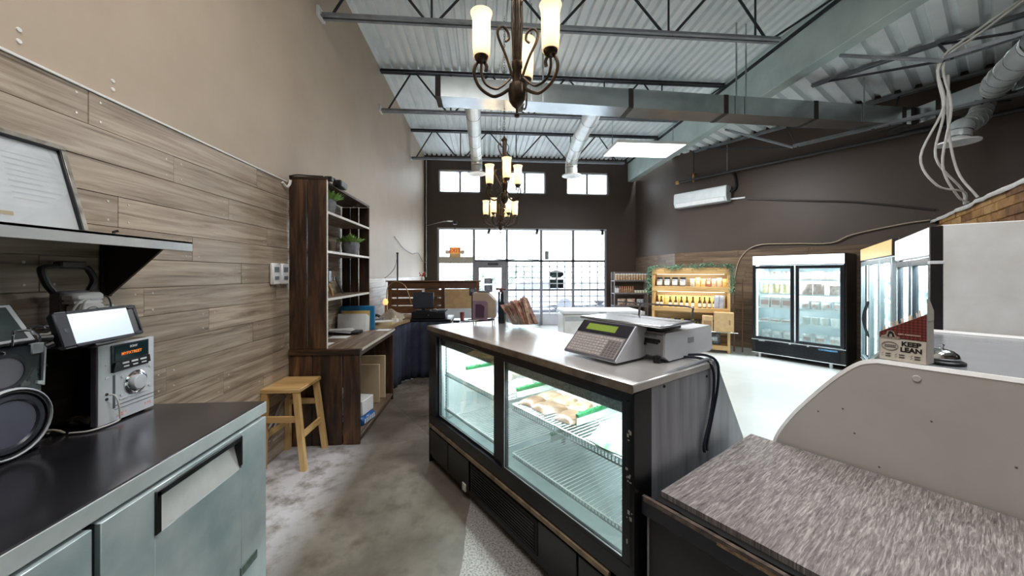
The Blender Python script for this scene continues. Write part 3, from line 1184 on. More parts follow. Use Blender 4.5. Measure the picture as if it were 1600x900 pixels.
MB().tube([(0, 0, 1.5), (0, 0, 5.1)], .02, 8).obj('riser', galv, t)
MB().tube(bez([(0, 0, 3.06), (.3, -.4, 3.07), (.7, -1.2, 3.03), (.93, -1.54, 2.99)], 4), .016, 8).obj('branch', galv, t)
for px, lab in ((764, 'small black spotlight at the top of the storefront, leftmost of three'), (840, 'small black spotlight at the top of the storefront, middle of three'), (946, 'small black spotlight at the top of the storefront, rightmost of three')):
    c = cm(px, 360, 10.95)
    t = thing('spotlight', lab, 'spotlight', (c[0], 11.05, 2.93), 0, 'spotlights along the storefront head')
    MB().box(-.03, .03, -.03, .07, .02, .06, .004).obj('bracket', black_pl, t)
    MB().cyl((.02, -.02, .04), (-.02, -.12, -.09), .035, .045, 12).obj('lamp_head', black_pl, t)
c = cm(757, 405, 10.95)
tag(MB().tube(bez([(-.3, 11.07, 2.12), (.2, 11.07, 2.06), (.7, 11.07, 2.04), (1.1, 11.06, 2.06), (1.35, 11.06, 2.05), (1.7, 11.07, 2.04)], 5), .012, 6).obj('loose_wire', black_pl), 'dark loose wire lying along the storefront transom', 'wire')
tag(MB().box(1.88, 2.0, 11.075, 11.1, 2.05, 2.32, .01).obj('sensor_box', grey_pl), 'grey narrow box standing on the storefront transom', 'box')

# ================================================================== LEFT: WORKTOP REFRIGERATOR AND WHAT STANDS ON IT
t = thing('worktop_refrigerator', 'stainless undercounter worktop refrigerator along the left wall', 'refrigerator', (-1.80, .3, 0))
steel_gr = P('greenish_stainless', (206, 219, 221), .34, .3, (162, 184, 188), 3.2, .04, 200, (1, 1, 1))
MB().box(0, .70, -.25, 1.555, .1, .905, .004).obj('body', steel_gr, t)
wt = MB().box(0, .717, -.27, 1.57, .908, .97, .006)
wt.obj('worktop', P('dark_brushed_worktop', (108, 106, 112), .2, .9, (84, 82, 90), 4, .03, 260, (1, .06, 1)), t)
MB().box(.712, .7185, -.27, 1.572, .912, .966, .001).obj('edge_band', P('bright_edge_steel', (226, 234, 234), .3, .35, (206, 216, 216), 6), t)


def fridge_door(y0, y1, name_badge):
    d = MB()
    hy0, hy1, hz0, hz1 = y0 + .165, y1 - .18, .745, .885
    z0, z1 = .105, .9
    x0, x1 = .702, .728
    d.box(x0, x1, y0, hy0, z0, z1, .002).box(x0, x1, hy1, y1, z0, z1, .002).box(x0, x1, hy0, hy1, z0, hz0, .002).box(x0, x1, hy0, hy1, hz1, z1, .002)
    do = d.obj('door', steel_gr, t)
    h = MB()
    h.box(x0 + .004, x1 + .006, hy0, hy1, hz1 - .02, hz1 + .003, .003)
    h.box(x0 + .004, x1 + .006, hy0 - .002, hy0 + .02, hz0, hz1, .003).box(x0 + .004, x1 + .006, hy1 - .012, hy1 + .002, hz0 + .01, hz1, .003)
    h.obj('handle_frame', black_pl, do)
    MB().add([(.7275, hy0 + .02, hz0), (.7275, hy1 - .012, hz0), (.70, hy1 - .012, hz1 - .02), (.70, hy0 + .02, hz1 - .02)], [(0, 1, 2, 3)]).obj('handle_recess', P('pale_recess', (226, 224, 222), .35, .3), do)
    if name_badge:
        MB().box(.728, .733, y1 - .19, y1 - .075, .265, .305, .002).obj('badge', P('grey_green_badge', (120, 138, 134), .4, .5, (88, 104, 100), 40), do)
    return do


fridge_door(.79, 1.552, True)
fridge_door(-.02, .768, False)
MB().box(.69, .712, .769, .789, .105, .9, 0).obj('door_gap_dark', black_pl, t)  # black strip put in as the darkness of the gap between doors
for y in (-.15, 1.45):
    MB().cyl((.62, y - .02, .05), (.62, y + .02, .05), .05, n=14).box(.6, .64, y - .03, y + .03, .06, .1, .003).obj('caster', black_pl, t)

# wall shelf
t = thing('wall_shelf', 'stainless steel wall shelf with dark triangular bracket on the plank wall', 'shelf', (-1.806, .3, 1.712))
MB().box(0, .356, -.4, 1.603, .036, .046, .001).box(.346, .356, -.4, 1.603, 0, .046, .001).box(0, .006, -.4, 1.603, .046, .075, .001).obj('shelf_board', P('satin_shelf_steel', (206, 208, 208), .3, .85, (188, 190, 192), 5), t)
for y in (1.545, .2):
    MB().prism([(0, .034), (.29, .034), (.02, -.22), (0, -.22)], y, y + .012, 'y').box(0, .012, y - .015, y + .03, -.22, .034, .001).obj('bracket', P('dark_bracket_steel', (58, 50, 48), .4, .6), t)

# framed certificate leaning on the shelf
t = thing('framed_certificate', 'framed certificate papers leaning on the steel wall shelf', 'picture frame', (-1.655, 1.3, 1.7585))
t.rotation_euler = (0, rad(-15), 0)
fr_m = P('silver_black_frame', (178, 172, 162), .35, .6, (120, 116, 110), 20)
f = MB()
W0, W1, HH = -.42, .345, .39
f.box(-.02, .0, W0, W1, 0, .022, .003).box(-.02, 0, W0, W1, HH - .022, HH, .003).box(-.02, 0, W1 - .022, W1, .022, HH - .022, .003).box(-.02, 0, W0, W0 + .022, .022, HH - .022, .003)
f.obj('frame', fr_m, t)
MB().box(-.012, .003, W1 - .03, W1 - .022, .022, HH - .022, .001).box(-.012, .003, W0 + .02, W1 - .03, HH - .03, HH - .022, .001).obj('inner_bead', black_pl, t)
MB().box(-.016, -.010, W0 + .02, W1 - .02, .02, HH - .02, 0).obj('certificate_sheet', paper, t)
pr = MB()
for k in range(9):
    pr.box(-.0098, -.0094, .13, .29 - .03 * (k % 3), .30 - k * .022, .304 - k * .022)
for k in range(7):
    pr.box(-.0098, -.0094, -.28, .08 - .04 * (k % 2), .30 - k * .028, .304 - k * .028)
pr.obj('print_lines', P('pale_print', (224, 224, 226), .8), t)
MB().box(-.0098, -.0093, -.3, .115, .055, .07).obj('gold_bar', P('gold_bar', (206, 188, 152), .7), t)
MB().prism([(.03 + .022 * math.cos(k * .7), .2 + .022 * math.sin(k * .7)) for k in range(9)], -.0098, -.0092, 'x').obj('seal', P('yellow_seal', (232, 228, 170), .7), t)
MB().box(-.006, -.004, W0 + .02, W1 - .02, .02, HH - .02, 0).obj('pane', glass('picture_glass', (.96, .97, .98), .07), t)
t = tag(MB().box(-1.78, -1.70, 1.60, 1.85, 1.759, 1.778, .002).obj('flat_box', P('cream_card', (226, 218, 200), .7)), 'long flat cream box lying on the steel shelf right of the frame', 'box')
tag(MB().tube([(-1.62, 1.70, 1.761), (-1.625, 1.705, 1.785), (-1.615, 1.715, 1.79)], .006, 6).obj('black_clip', black_pl), 'tiny black clip standing on the steel shelf edge', 'clip')

# stereo unit
t = thing('stereo_unit', 'silver and black compact stereo on the steel worktop', 'stereo', (-1.558, 1.572, .973))
SW, SH = .25, .332
MB().box(-.225, -.012, .004, SW - .004, .008, SH, .006).obj('case', dark_gl, t)
fp = [(-.02, 0), (-.004, .006), (0, .018), (0, SW - .01), (-.004, SW), (-.02, SW)]
MB().prism(fp, .006, SH).obj('front_panel', silver, t)
MB().prism([(-.024, -.003), (-.008, .001), (-.0025, .011), (-.0035, .013), (-.024, .002)], .008, SH - .002).obj('dark_side_band', P('graphite_band', (92, 88, 96), .35, .5), t)
MB().prism([(.05, .2125), (.05, SH - .006), (.215, SH - .006), (.215, .215)], -.002, .004, 'x').obj('display_surround', black_pl, t)
MB().prism([(.062, .257), (.062, SH - .012), (.210, SH - .012), (.210, .26)], .004, .006, 'x').obj('display', P('display_glass', (26, 50, 54), .12), t)
MB().prism([(.05, .2125), (.06, .252), (.212, .256), (.217, .224)], .003, .012, 'x').obj('button_shelf', black_mt, t)
text('display_text', 'MYFXTREET', .017, emitter('amber_display', (255, 140, 40), .3), t, frame_matrix((.0065, .134, .283), (0, 1, 0), (0, 0, 1)), .0003, .0003)
text('brand_text', 'SONY', .013, white_pl, t, frame_matrix((.0066, .142, .309), (0, 1, 0), (0, 0, 1)), .0003, .0005)
for k in range(3):
    MB().box(.012, .015, .084 + k * .04, .114 + k * .04, .240, .248, .001).obj('button', white_pl, t)
    MB().box(.012, .015, .090 + k * .04, .114 + k * .04, .226, .232, .001).obj('button', white_pl, t)
    MB().box(0, .003, .084 + k * .045, .12 + k * .045, .088, .094, .001).obj('button', silver, t)
MX_ = Matrix.Translation((0, .158, .145)) @ Matrix.Rotation(rad(90), 4, 'Y')
MB().lathe([(.052, 0), (.052, .003), (.045, .005), (.045, .001), (.04, .003), (.001, .003)], 28, MX_).obj('dial_ring', chrome, t)
MB().lathe([(.033, .0), (.033, .018), (.03, .022), (.001, .024)], 28, MX_).obj('volume_dial', silver, t)
for y, z in ((.098, .185), (.225, .2), (.094, .108), (.222, .112)):
    MB().cyl((0, y, z), (.004, y, z), .006, n=10).obj('round_button', silver, t)
MB().box(-.001, .0012, .068, .243, .068, .071, 0).box(-.001, .0012, .066, .243, .052, .054, 0).box(-.001, .0012, .058, .068, .06, .2, 0).obj('groove_lines', P('groove_grey', (92, 94, 98), .5), t)
for z in (.245, .19):
    MB().box(0, .002, .028, .043, z, z + .008, .0008).obj('slot_button', silver, t)
for z in (.128, .108):
    MB().cyl((-.001, .034, z), (.002, .034, z), .006, n=12).obj('jack', black_pl, t)
MB().box(0, .0008, .075, .115, .018, .034, 0).box(0, .0008, .2, .232, .026, .038, 0).obj('sticker', P('red_white_sticker', (214, 120, 112), .6, 0, (236, 226, 226), 60), t)
for y in (.03, .22):
    MB().cyl((-.03, y, 0), (-.03, y, .01), .012, n=10).cyl((-.2, y, 0), (-.2, y, .01), .012, n=10).obj('foot', black_pl, t)
tag(MB().tube(bez([(-1.548, 1.606, 1.10), (-1.53, 1.61, 1.095), (-1.522, 1.616, 1.06), (-1.525, 1.625, 1.01), (-1.53, 1.62, .985), (-1.56, 1.55, .977), (-1.62, 1.53, .977)], 6), .0035, 6).obj('audio_cable', wc), 'thin white cable plugged into the front of the stereo', 'cable')
c = MB()
r_ = random.Random(4)
for k in range(6):
    a = k * .5
    c.tube(bez([(-1.64, 1.535, .977), (-1.665 + .01 * math.sin(a), 1.52 + .012 * math.cos(a), .985 + .003 * k), (-1.70, 1.51 + .006 * math.sin(a * 2), .99), (-1.735 - .01 * math.cos(a), 1.505 + .015 * math.sin(a), .985 + .002 * k), (-1.70, 1.53, .98)], 4), .003, 5)
c.tube([(-1.69, 1.50, .976), (-1.70, 1.49, .99), (-1.705, 1.52, 1.004), (-1.70, 1.545, .985), (-1.69, 1.52, .974)], .0035, 5)
tag(c.obj('cord_bundle', P('cream_cord', (206, 196, 176), .5)), 'bundled cream cord lying on the worktop between speaker and stereo', 'cord')

# loudspeaker at the frame edge
t = thing('loudspeaker', 'black loudspeaker with large grey woofer at the left end of the worktop', 'speaker', (-1.60, 1.32, .97))
MB().box(-.185, -.008, -.13, .112, .0, .385, .006).obj('cabinet', dark_gl, t)
MB().prism([(-.13, .02), (-.13, .38), (.082, .38), (.1, .34), (.1, .02)], -.008, .004, 'x').obj('front_baffle', P('blue_black_baffle', (30, 33, 44), .18), t)
ty = .012


def cone(name_, y, z, prof, mat, par):
    MB().lathe(prof, 36, Matrix.Translation((.004, y, z)) @ Matrix.Rotation(rad(90), 4, 'Y')).obj(name_, mat, par)


cone('woofer_ring', .005, .125, [(.12, 0), (.119, .014), (.114, .018), (.112, .012), (.112, 0)], silver, t)
cone('woofer_frame', .005, .125, [(.112, .002), (.11, .013), (.104, .014), (.102, .004)], black_pl, t)
cone('woofer_surround', .005, .125, [(.103, .004), (.095, .014), (.082, .012), (.075, .004)], P('dark_rubber', (40, 40, 50), .35), t)
cone('woofer_cone', .005, .125, [(.076, .006), (.06, .0), (.04, -.012)], P('slate_cone', (84, 84, 100), .4), t)
cone('woofer_dome', .005, .125, [(.041, -.012), (.03, -.004), (.001, .0)], P('dark_dome', (52, 52, 64), .35), t)
cone('mid_ring', .0, .30, [(.062, 0), (.06, .008), (.05, .006), (.048, .0)], P('dark_rubber', (40, 40, 50), .35), t)
cone('mid_cone', .0, .30, [(.05, .003), (.03, -.006), (.018, -.012)], P('grey_cone', (112, 110, 118), .45), t)
cone('mid_dome', .0, .30, [(.019, -.012), (.012, -.005), (.001, -.003)], P('dark_dome', (52, 52, 64), .35), t)
MB().prism([(.082, .24), (.104, .228), (.110, .372), (.104, .372), (.099, .245), (.084, .25)], -.004, .012, 'x').obj('silver_bracket', silver, t)
MB().box(-.006, .008, .07, .108, .345, .384, .003).obj('corner_plate', silver, t)
MB().tube([(.008, -.02 + .02 * math.cos(a * .5), .365 + .01 * math.sin(a * .5)) for a in range(13)], .002, 5, True).obj('slot_ring', chrome, t)
text('brand_text', 'SONY', .018, white_pl, t, frame_matrix((.0095, .055, .10), (0, 1, 0), (0, 0, 1)), .0003, .0004)

# tablet leaning on top of the speaker
t = thing('leaning_tablet', 'white edged tablet in black case leaning on the loudspeaker', 'tablet', (-1.605, 1.305, 1.357))
t.rotation_euler = (0, rad(-34), 0)
MB().box(-.012, .0, -.14, .118, .0, .165, .005).obj('case', black_pl, t)
MB().box(0, .004, -.13, .109, .007, .158, .003).obj('bezel', white_pl, t)
MB().box(.004, .0046, -.11, .092, .017, .148, 0).obj('screen', P('dark_tablet_screen', (70, 80, 82), .1, 0, (100, 112, 112), 5), t)
tag(MB().tube(bez([(-1.585, 1.33, 1.358), (-1.58, 1.33, 1.40), (-1.58, 1.345, 1.405), (-1.58, 1.375, 1.402), (-1.575, 1.395, 1.385), (-1.58, 1.40, 1.36)], 4), .004, 6).obj('wire_hook', chrome), 'bent silver wire hook in front of the leaning tablet', 'wire hook')

# charging tower with black loop handle behind the stereo
t = thing('charging_tower', 'white charging tower with grey back and black loop handle on the stereo', 'charger', (-1.715, 1.655, 1.305))
t.scale = (1, 1, .88)
MB().box(-.055, -.0, -.06, .045, 0, .255, .008).obj('back_body', P('grey_back_body', (112, 108, 112), .5, 0, (88, 84, 90), 30), t)
MB().box(0, .06, -.055, .05, .0, .195, .012).obj('socket_block', white_en, t)
MB().box(-.008, .055, -.065, .055, .205, .245, .012).box(.0, .045, -.06, .05, .195, .206, 0).obj('top_cap', white_en, t)
MXT = Matrix.Translation((.0605, -.005, .15)) @ Matrix.Rotation(rad(90), 4, 'Y')
MB().tube([tuple(MXT @ Vector((.027 * math.cos(k * .2618), .027 * math.sin(k * .2618), .0))) for k in range(24)], .0018, 5, True).obj('logo_ring', P('logo_grey', (70, 74, 80), .5), t)
text('logo_mark', 'n', .034, P('logo_grey', (70, 74, 80), .5), t, frame_matrix((.0606, -.005, .152), (0, 1, .0), (0, .12, 1)), .0005)
MB().tube(bez([(-.03, -.062, .25), (-.03, -.085, .29), (-.03, -.1, .345), (-.03, -.09, .365), (-.03, -.02, .372), (-.03, .05, .37), (-.03, .075, .345), (-.03, .09, .3), (-.03, .07, .25)], 6), .0125, 8).obj('handle', black_pl, t)
MB().box(-.05, -.012, -.05, .05, .362, .396, .006).obj('handle_grip', black_pl, t)
MB().box(.02, .04, .05, .085, .15, .175, .003).box(.018, .042, .085, .105, .145, .18, .004).obj('plug', white_pl, t)
for k, nodes in enumerate(([(.06, -.03, .215), (.07, -.07, .2), (.065, -.09, .15), (.06, -.085, .1), (.06, -.05, .06)], [(.06, -.02, .21), (.075, -.05, .2), (.075, -.065, .13), (.07, -.06, .07), (.06, -.03, .03)])):
    MB().tube(bez(nodes, 6), .0045, 6).obj('lead', wc, t)
MB().tube(bez([(.03, .105, .162), (.03, .13, .165), (.04, .16, .14), (.05, .18, .10)], 5), .004, 6).obj('lead', wc, t)
MB().tube(bez([(.03, .055, .225), (.035, .08, .22), (.04, .09, .18), (.045, .085, .13)], 5), .0035, 6).obj('lead', black_pl, t)

# handheld tablet in rugged case on a spring arm, over the stereo
t = thing('rugged_tablet', 'tablet with bright blank screen in rugged black case above the stereo', 'tablet', (-1.468, 1.517, 1.338))
t.rotation_euler = (rad(1.2), rad(-16), rad(0))
MB().prism([(-.15, .012), (-.138, 0), (.138, -.0), (.15, .012), (.15, .122), (.138, .134), (-.138, .134), (-.15, .122)], -.018, .0, 'x').obj('case', black_pl, t)
c = MB()
c.box(-.004, .005, -.15, -.105, .004, .13, .004).box(-.004, .005, .11, .15, .004, .02, .004).box(-.004, .005, .11, .15, .114, .13, .004).box(-.004, .005, .137, .15, .015, .12, .004)
c.box(-.004, .003, -.105, .112, 0.0, .012, .002).box(-.004, .003, -.105, .112, .122, .134, .002)
c.obj('rubber_edge', P('slate_rubber', (34, 36, 46), .5), t)
MB().box(-.001, .002, -.104, .109, .012, .122, 0).obj('screen', P('bright_screen', (40, 44, 48), .15, emit=(222, 238, 250), es=.62), t)
MB().cyl((-.001, -.127, .066), (.006, -.127, .066), .006, n=10).obj('camera', black_pl, t)
MB().box(-.03, -.018, -.03, .03, .04, .1, .004).box(-.03, .006, -.05, .03, -.012, .0, .003).obj('clamp', black_pl, t)
MB().tube([(-.02, -.15, .05), (-.03, -.175, .055)], .012, 8).tube([(-.02, -.15, .03), (-.03, -.165, .025)], .01, 8).obj('clamp_knob', black_pl, t)
c = MB()
path = bez([(-.03, -.02, .06), (-.08, -.06, .09), (-.13, -.1, .11), (-.17, -.09, .06), (-.18, -.05, -.03)], 9)
rr = [.0085 if i % 2 else .0065 for i in range(len(path))]
c.tube(path, rr, 8)
c.obj('spring_arm', chrome, t)
tag(MB().tube(bez([(-1.70, 1.42, 1.36), (-1.69, 1.47, 1.375), (-1.67, 1.51, 1.37), (-1.66, 1.53, 1.41)], 6), .004, 6).obj('charging_lead', wc), 'white lead running from the leaning tablet to the charging tower', 'cable')

# two thermostats on the plank wall
for y, lab in ((3.225, 'white wall control box on the planks, left of the pair'), (3.365, 'white wall control box on the planks, right of the pair')):
    t = thing('wall_control', lab, 'thermostat', (-1.808, y, 1.6), 0, 'wall control boxes beside the hutch')
    MB().box(0, .03, -.055, .055, -.092, .092, .008).obj('case', white_en, t)
    MB().box(.03, .032, -.035, .035, .015, .06, .001).obj('display', P('grey_display', (126, 134, 138), .3), t)
    MB().box(.03, .034, -.03, .03, -.05, -.02, .001).obj('keys', grey_pl, t)
tag(MB().tube(bez([(-1.80, 3.35, 2.42), (-1.79, 3.39, 2.39), (-1.78, 3.42, 2.41), (-1.78, 3.445, 2.46)], 5), .012, 6).obj('cable_loop', wc), 'short white cable loop at the top left of the dark hutch', 'cable')

# ---- stool
t = thing('wooden_stool', 'light pine wooden stool standing before the dark desk', 'stool', (-1.655, 3.24, 0))
MB().box(-.165, .15, -.19, .2, .625, .658, .006).obj('seat', pine_x, t)
legs = {(-1, -1): ((-.128, -.17), (-.145, -.175)), (1, -1): ((.115, -.17), (.19, -.2)), (1, 1): ((.115, .17), (.19, .185)), (-1, 1): ((-.125, .17), (-.135, .18))}


def leg_at(k, z):
    (a, b), (c_, d_) = legs[k]
    f_ = z / .625
    return Vector((c_ + (a - c_) * f_, d_ + (b - d_) * f_, z))


for k in legs:
    tp, bt = leg_at(k, .625), leg_at(k, 0)
    h = .021
    MB().add([bt + Vector((x * h, y * h, 0)) for x, y in ((-1, -1), (1, -1), (1, 1), (-1, 1))] + [tp + Vector((x * h, y * h, 0)) for x, y in ((-1, -1), (1, -1), (1, 1), (-1, 1))],
             [(0, 1, 2, 3), (4, 5, 6, 7), (0, 1, 5, 4), (1, 2, 6, 5), (2, 3, 7, 6), (3, 0, 4, 7)]).obj('leg', pine_z, t, smooth=False)


def rail(p, q, mat, h=.024, w=.011):
    d = (q - p).normalized()
    s_ = d.cross(Vector((0, 0, 1))).normalized() * w
    u = Vector((0, 0, h))
    a = [p - s_ - u, p + s_ - u, p + s_ + u, p - s_ + u]
    b = [v + (q - p) for v in a]
    return MB().add(a + b, [(0, 1, 2, 3), (4, 5, 6, 7), (0, 1, 5, 4), (1, 2, 6, 5), (2, 3, 7, 6), (3, 0, 4, 7)]).obj('rail', mat, t, smooth=False)


rail(leg_at((-1, -1), .41), leg_at((1, -1), .41), pine_x)
rail(leg_at((-1, 1), .44), leg_at((1, 1), .44), pine_x)
rail(leg_at((1, -1), .27), leg_at((1, 1), .27), pine_y)
rail(leg_at((-1, -1), .27), leg_at((-1, 1), .27), pine_y)
tag(MB().tube(bez([(-1.815, 2.9, .5), (-1.8, 3.1, .3), (-1.79, 3.3, .45), (-1.795, 3.44, .52)], 6), .008, 6).tube(bez([(-1.815, 2.9, .25), (-1.8, 3.1, .22), (-1.79, 3.3, .36)], 6), .008, 6).obj('wall_cables', P('grey_white_cable', (170, 170, 176), .5)),
    'grey and white cables hanging on the planks behind the stool', 'cables')

# ---- desk built from dark boards
DXF = -1.165
t = thing('board_desk', 'dark stained board desk with worn plank top by the left wall', 'desk', (-1.80, 3.46, 0))
DW, DL, DH_ = DXF + 1.80, 1.24, .9
for x0, x1 in ((0.0, .2), (.205, .47), (.482, DW)):
    MB().box(x0, x1, 0, .025, 0.0, .845, .003).obj('end_board', dark_z, t)
MB().box(0, DW + .004, -.012, .014, .845, .9, .003).obj('end_rail', dark_x, t)
for x0, x1 in ((0.0, .2), (.205, .41), (.415, DW)):
    MB().box(x0, x1, DL - .025, DL, 0.0, .845, .003).obj('end_board', dark_z, t)
for i in range(4):
    w = (DW + .015) / 4
    MB().box(i * w + .002, (i + 1) * w - .003, .016, DL + .02, .872, .9, .003).obj('top_board', desk_y, t)
MB().box(DW - .03, DW - .002, .03, DL - .03, .825, .87, .003).obj('front_rail', dark_y, t)
MB().box(DW + .0115, DW + .0145, .03, DL + .02, .874, .899, 0).obj('pale_edge', P('pale_cut_edge', (206, 196, 184), .6), t)
for i in range(3):
    w = DW / 3
    MB().box(i * w + .002, (i + 1) * w - .003, .03, DL - .03, .055, .08, .003).obj('lower_board', desk_y, t)
MB().box(DW - .05, DW - .02, .03, DL - .03, 0.0, .052, .003).obj('foot_rail', dark_y, t)

# things under the desk
bm_ = P('beige_panel', (206, 186, 152), .55, 0, (196, 176, 144), 4)
tt = tag(MB().box(-1.62, -1.235, 4.33, 4.35, .082, .535, .003).obj('beige_board', bm_), 'smaller beige panel standing upright under the desk, in front', 'panel', 'beige panels under the desk')
tt = tag(MB().box(-1.70, -1.215, 4.50, 4.525, .082, .60, .003).obj('beige_board', bm_), 'larger beige panel standing upright under the desk, behind', 'panel', 'beige panels under the desk')
t = thing('tissue_pack', 'blue and white printed package lying lowest under the desk', 'package', (-1.34, 3.82, .081), rad(-12))
MB().box(-.17, .17, -.12, .12, 0, .085, .018).obj('wrap', P('blue_print_wrap', (36, 104, 176), .35, 0, (24, 60, 120), 14), t)
c = MB()
for k in range(6):
    c.box(.1705, .1715, -.1 + k * .034, -.08 + k * .034, .02, .066, 0)
c.obj('white_print', P('white_print', (232, 238, 242), .5), t)
MB().box(-.16, .1, -.121, -.1195, .03, .08, 0).obj('white_band', P('white_print', (232, 238, 242), .5), t)
t = thing('white_carton', 'white carton on top of the blue package under the desk', 'box', (-1.36, 3.84, .167), rad(-10))
MB().box(-.15, .16, -.11, .12, 0, .15, .006).obj('carton', white_en, t)
MB().box(-.152, .1, -.112, -.108, .03, .05, 0).obj('label_strip', P('pale_grey_print', (190, 194, 204), .6), t)
t = thing('green_striped_box', 'small white box with green stripe on the white carton', 'box', (-1.45, 3.80, .318), rad(-8))
MB().box(-.09, .1, -.08, .08, 0, .09, .004).obj('carton', white_en, t)
MB().box(-.091, .101, -.081, .081, .012, .026, 0).obj('green_stripe', P('green_print', (66, 130, 92), .6), t)

# ---- hutch on the desk
HX = -1.465
t = thing('shelf_hutch', 'tall dark board shelf hutch standing on the desk', 'shelf', (-1.80, 3.46, .9))
hw = HX + 1.80
HL, HH2 = 1.25, 1.60
for x0, x1 in ((0, .155), (.163, hw)):
    MB().box(x0, x1, 0, .022, .0, HH2, .003).obj('side_board', dark_z, t)
for x0, x1 in ((.0, .1), (.105, .2), (.212, hw)):
    MB().box(x0, x1, HL - .022, HL, 0, HH2 - .06, .003).obj('side_board', dark_z, t)
MB().box(0, hw + .005, -.006, .006, HH2 - .02, HH2 + .004, .003).obj('top_trim', dark_x, t)
for x0, x1 in ((0, .16), (.166, hw)):
    o = MB().box(x0, x1, .0225, HL, HH2 - .055, HH2 - .03, .003).obj('top_board', dark_y, t)
pale_edge = P('pale_shelf_edge', (222, 216, 208), .5)
for z in (1.29, .92, .47):
    for x0, x1 in ((.0, .16), (.166, hw - .004)):
        MB().box(x0, x1, .0225, HL - .0225, z - .022, z, .002).obj('shelf_board', desk_y, t)
    MB().box(hw - .004, hw + .003, .0225, HL - .0225, z - .024, z, .001).obj('shelf_edge', pale_edge, t)
MB().box(hw - .002, hw + .003, .0005, .0215, 0.0, HH2 - .02, .001).obj('upright_edge', pale_edge, t)

pot_m = P('grey_concrete_pot', (128, 128, 132), .8, 0, (98, 98, 104), 14, .3, 60)
leaf_m = P('succulent_green', (160, 196, 104), .5, 0, (112, 156, 72), 30)
soil_m = P('dark_soil', (52, 42, 34), .9)


def potted(lab, loc, r, h, spread, seed):
    t = thing('potted_plant', lab, 'potted plant', loc, 0, 'potted plants on the hutch shelves')
    MB().lathe([(r * .72, 0), (r * .95, h * .45), (r, h * .8), (r * .93, h), (r * .82, h), (r * .82, h * .9), (.001, h * .9)], 24).obj('pot', pot_m, t)
    MB().lathe([(.001, h * .9), (r * .82, h * .88), (r * .82, h * .91), (.001, h * .93)], 16).obj('soil', soil_m, t)
    r_ = random.Random(seed)
    f = MB()
    for k in range(150):
        a, q = r_.uniform(0, 6.28), math.sqrt(r_.random())
        b0 = Vector((math.cos(a) * q * r * .75, math.sin(a) * q * r * .75, h * .9))
        tip = Vector((math.cos(a) * q * (r + spread), math.sin(a) * q * (r + spread), h + r_.uniform(.35, 1.0) * spread * 1.4 * (1.25 - q * .7)))
        d = (tip - b0)
        s_ = d.cross(Vector((0, 0, 1))).normalized() * .011
        n_ = s_.cross(d).normalized() * .005
        mid = b0.lerp(tip, .72)
        f.add([b0, mid - s_, mid + n_, mid + s_, tip], [(0, 1, 2), (0, 2, 3), (1, 4, 2), (2, 4, 3), (0, 3, 4, 1)])
    stuff(f.obj('foliage', leaf_m, t, smooth=False))


potted('green succulent in grey pot on the top hutch shelf', (-1.535, 3.655, 2.191), .075, .14, .075, 5)
potted('green succulent in wider grey pot on the middle hutch shelf', (-1.575, 4.36, 1.821), .10, .15, .07, 6)
t = thing('leather_strap', 'dark curved strap standing on the lowest hutch shelf', 'strap', (-1.62, 4.15, 1.371))
MB().tube(bez([(.0, -.16, .16), (.0, -.13, .2), (.01, -.06, .12), (.01, .02, .05), (.02, .05, .01)], 6), .014, 6, flat=.5).obj('band', black_pl, t)
t = thing('wooden_brush', 'wooden handled brush with dark head leaning on the lowest hutch shelf', 'brush', (-1.56, 3.75, 1.371))
MB().tube(bez([(.0, .07, .012), (0, .02, .08), (0, -.04, .13)], 5), [.014] * 11, 8).obj('handle', pine_x, t)
MB().box(-.025, .03, -.10, -.02, .14, .27, .012).obj('head', black_pl, t)
t = thing('clip_spotlight', 'black spotlight with cable on the top edge of the hutch', 'spotlight', (HX + .02, 3.50, 2.455))
MB().box(-.04, .045, .13, .30, -.0, .07, .012).obj('lamp_head', black_pl, t)
MB().tube(bez([(-.02, .0, .05), (-.0, .06, .06), (0, .13, .04)], 5), .011, 6).box(-.05, .02, -.03, .02, .015, .06, .006).obj('bracket', black_pl, t)
tag(MB().tube(bez([(-1.79, 3.44, 2.5), (-1.72, 3.452, 2.515), (-1.62, 3.46, 2.512), (-1.5, 3.47, 2.51)], 5), .006, 6).obj('power_cable', black_pl), 'black cable along the top of the hutch side', 'cord')

# papers on the desk
t = thing('blue_binder', 'blue binder standing upright on the desk behind the papers', 'binder', (-1.79, 4.60, .9))
MB().box(.0, .415, 0, .05, .0, .30, .004).obj('cover', P('bright_blue_card', (36, 122, 172), .45), t)
MB().box(.01, .412, .006, .044, .004, .29, 0).obj('pages', paper, t)
t = thing('yellow_folder', 'yellow folder standing between the blue binder and white papers', 'folder', (-1.76, 4.565, .9))
MB().box(.0, .34, 0, .012, .0, .245, .002).obj('card', P('manila_yellow', (222, 190, 118), .6), t)
t = thing('paper_stack', 'stack of white papers standing upright on the desk', 'papers', (-1.775, 4.48, .9))
for k in range(5):
    o = MB().box(.0 + .006 * k, .335 + .005 * k, k * .013, k * .013 + .008, .0, .215 - .006 * k, .001).obj('sheet', paper, t)
    o.rotation_euler = (rad(-6), 0, 0)
t = thing('paper_tray', 'black tray of loose white papers on the desk', 'tray', (-1.77, 4.25, .9))
MB().box(0, .32, 0, .17, 0, .035, .006).obj('tray', black_pl, t)
for k in range(3):
    o = MB().box(-.02, .24, -.01, .15, .036 + k * .006, .039 + k * .006, .001).obj('sheet', paper, t)
    o.rotation_euler = (0, rad(3 - 2 * k), rad(8 * k - 6))
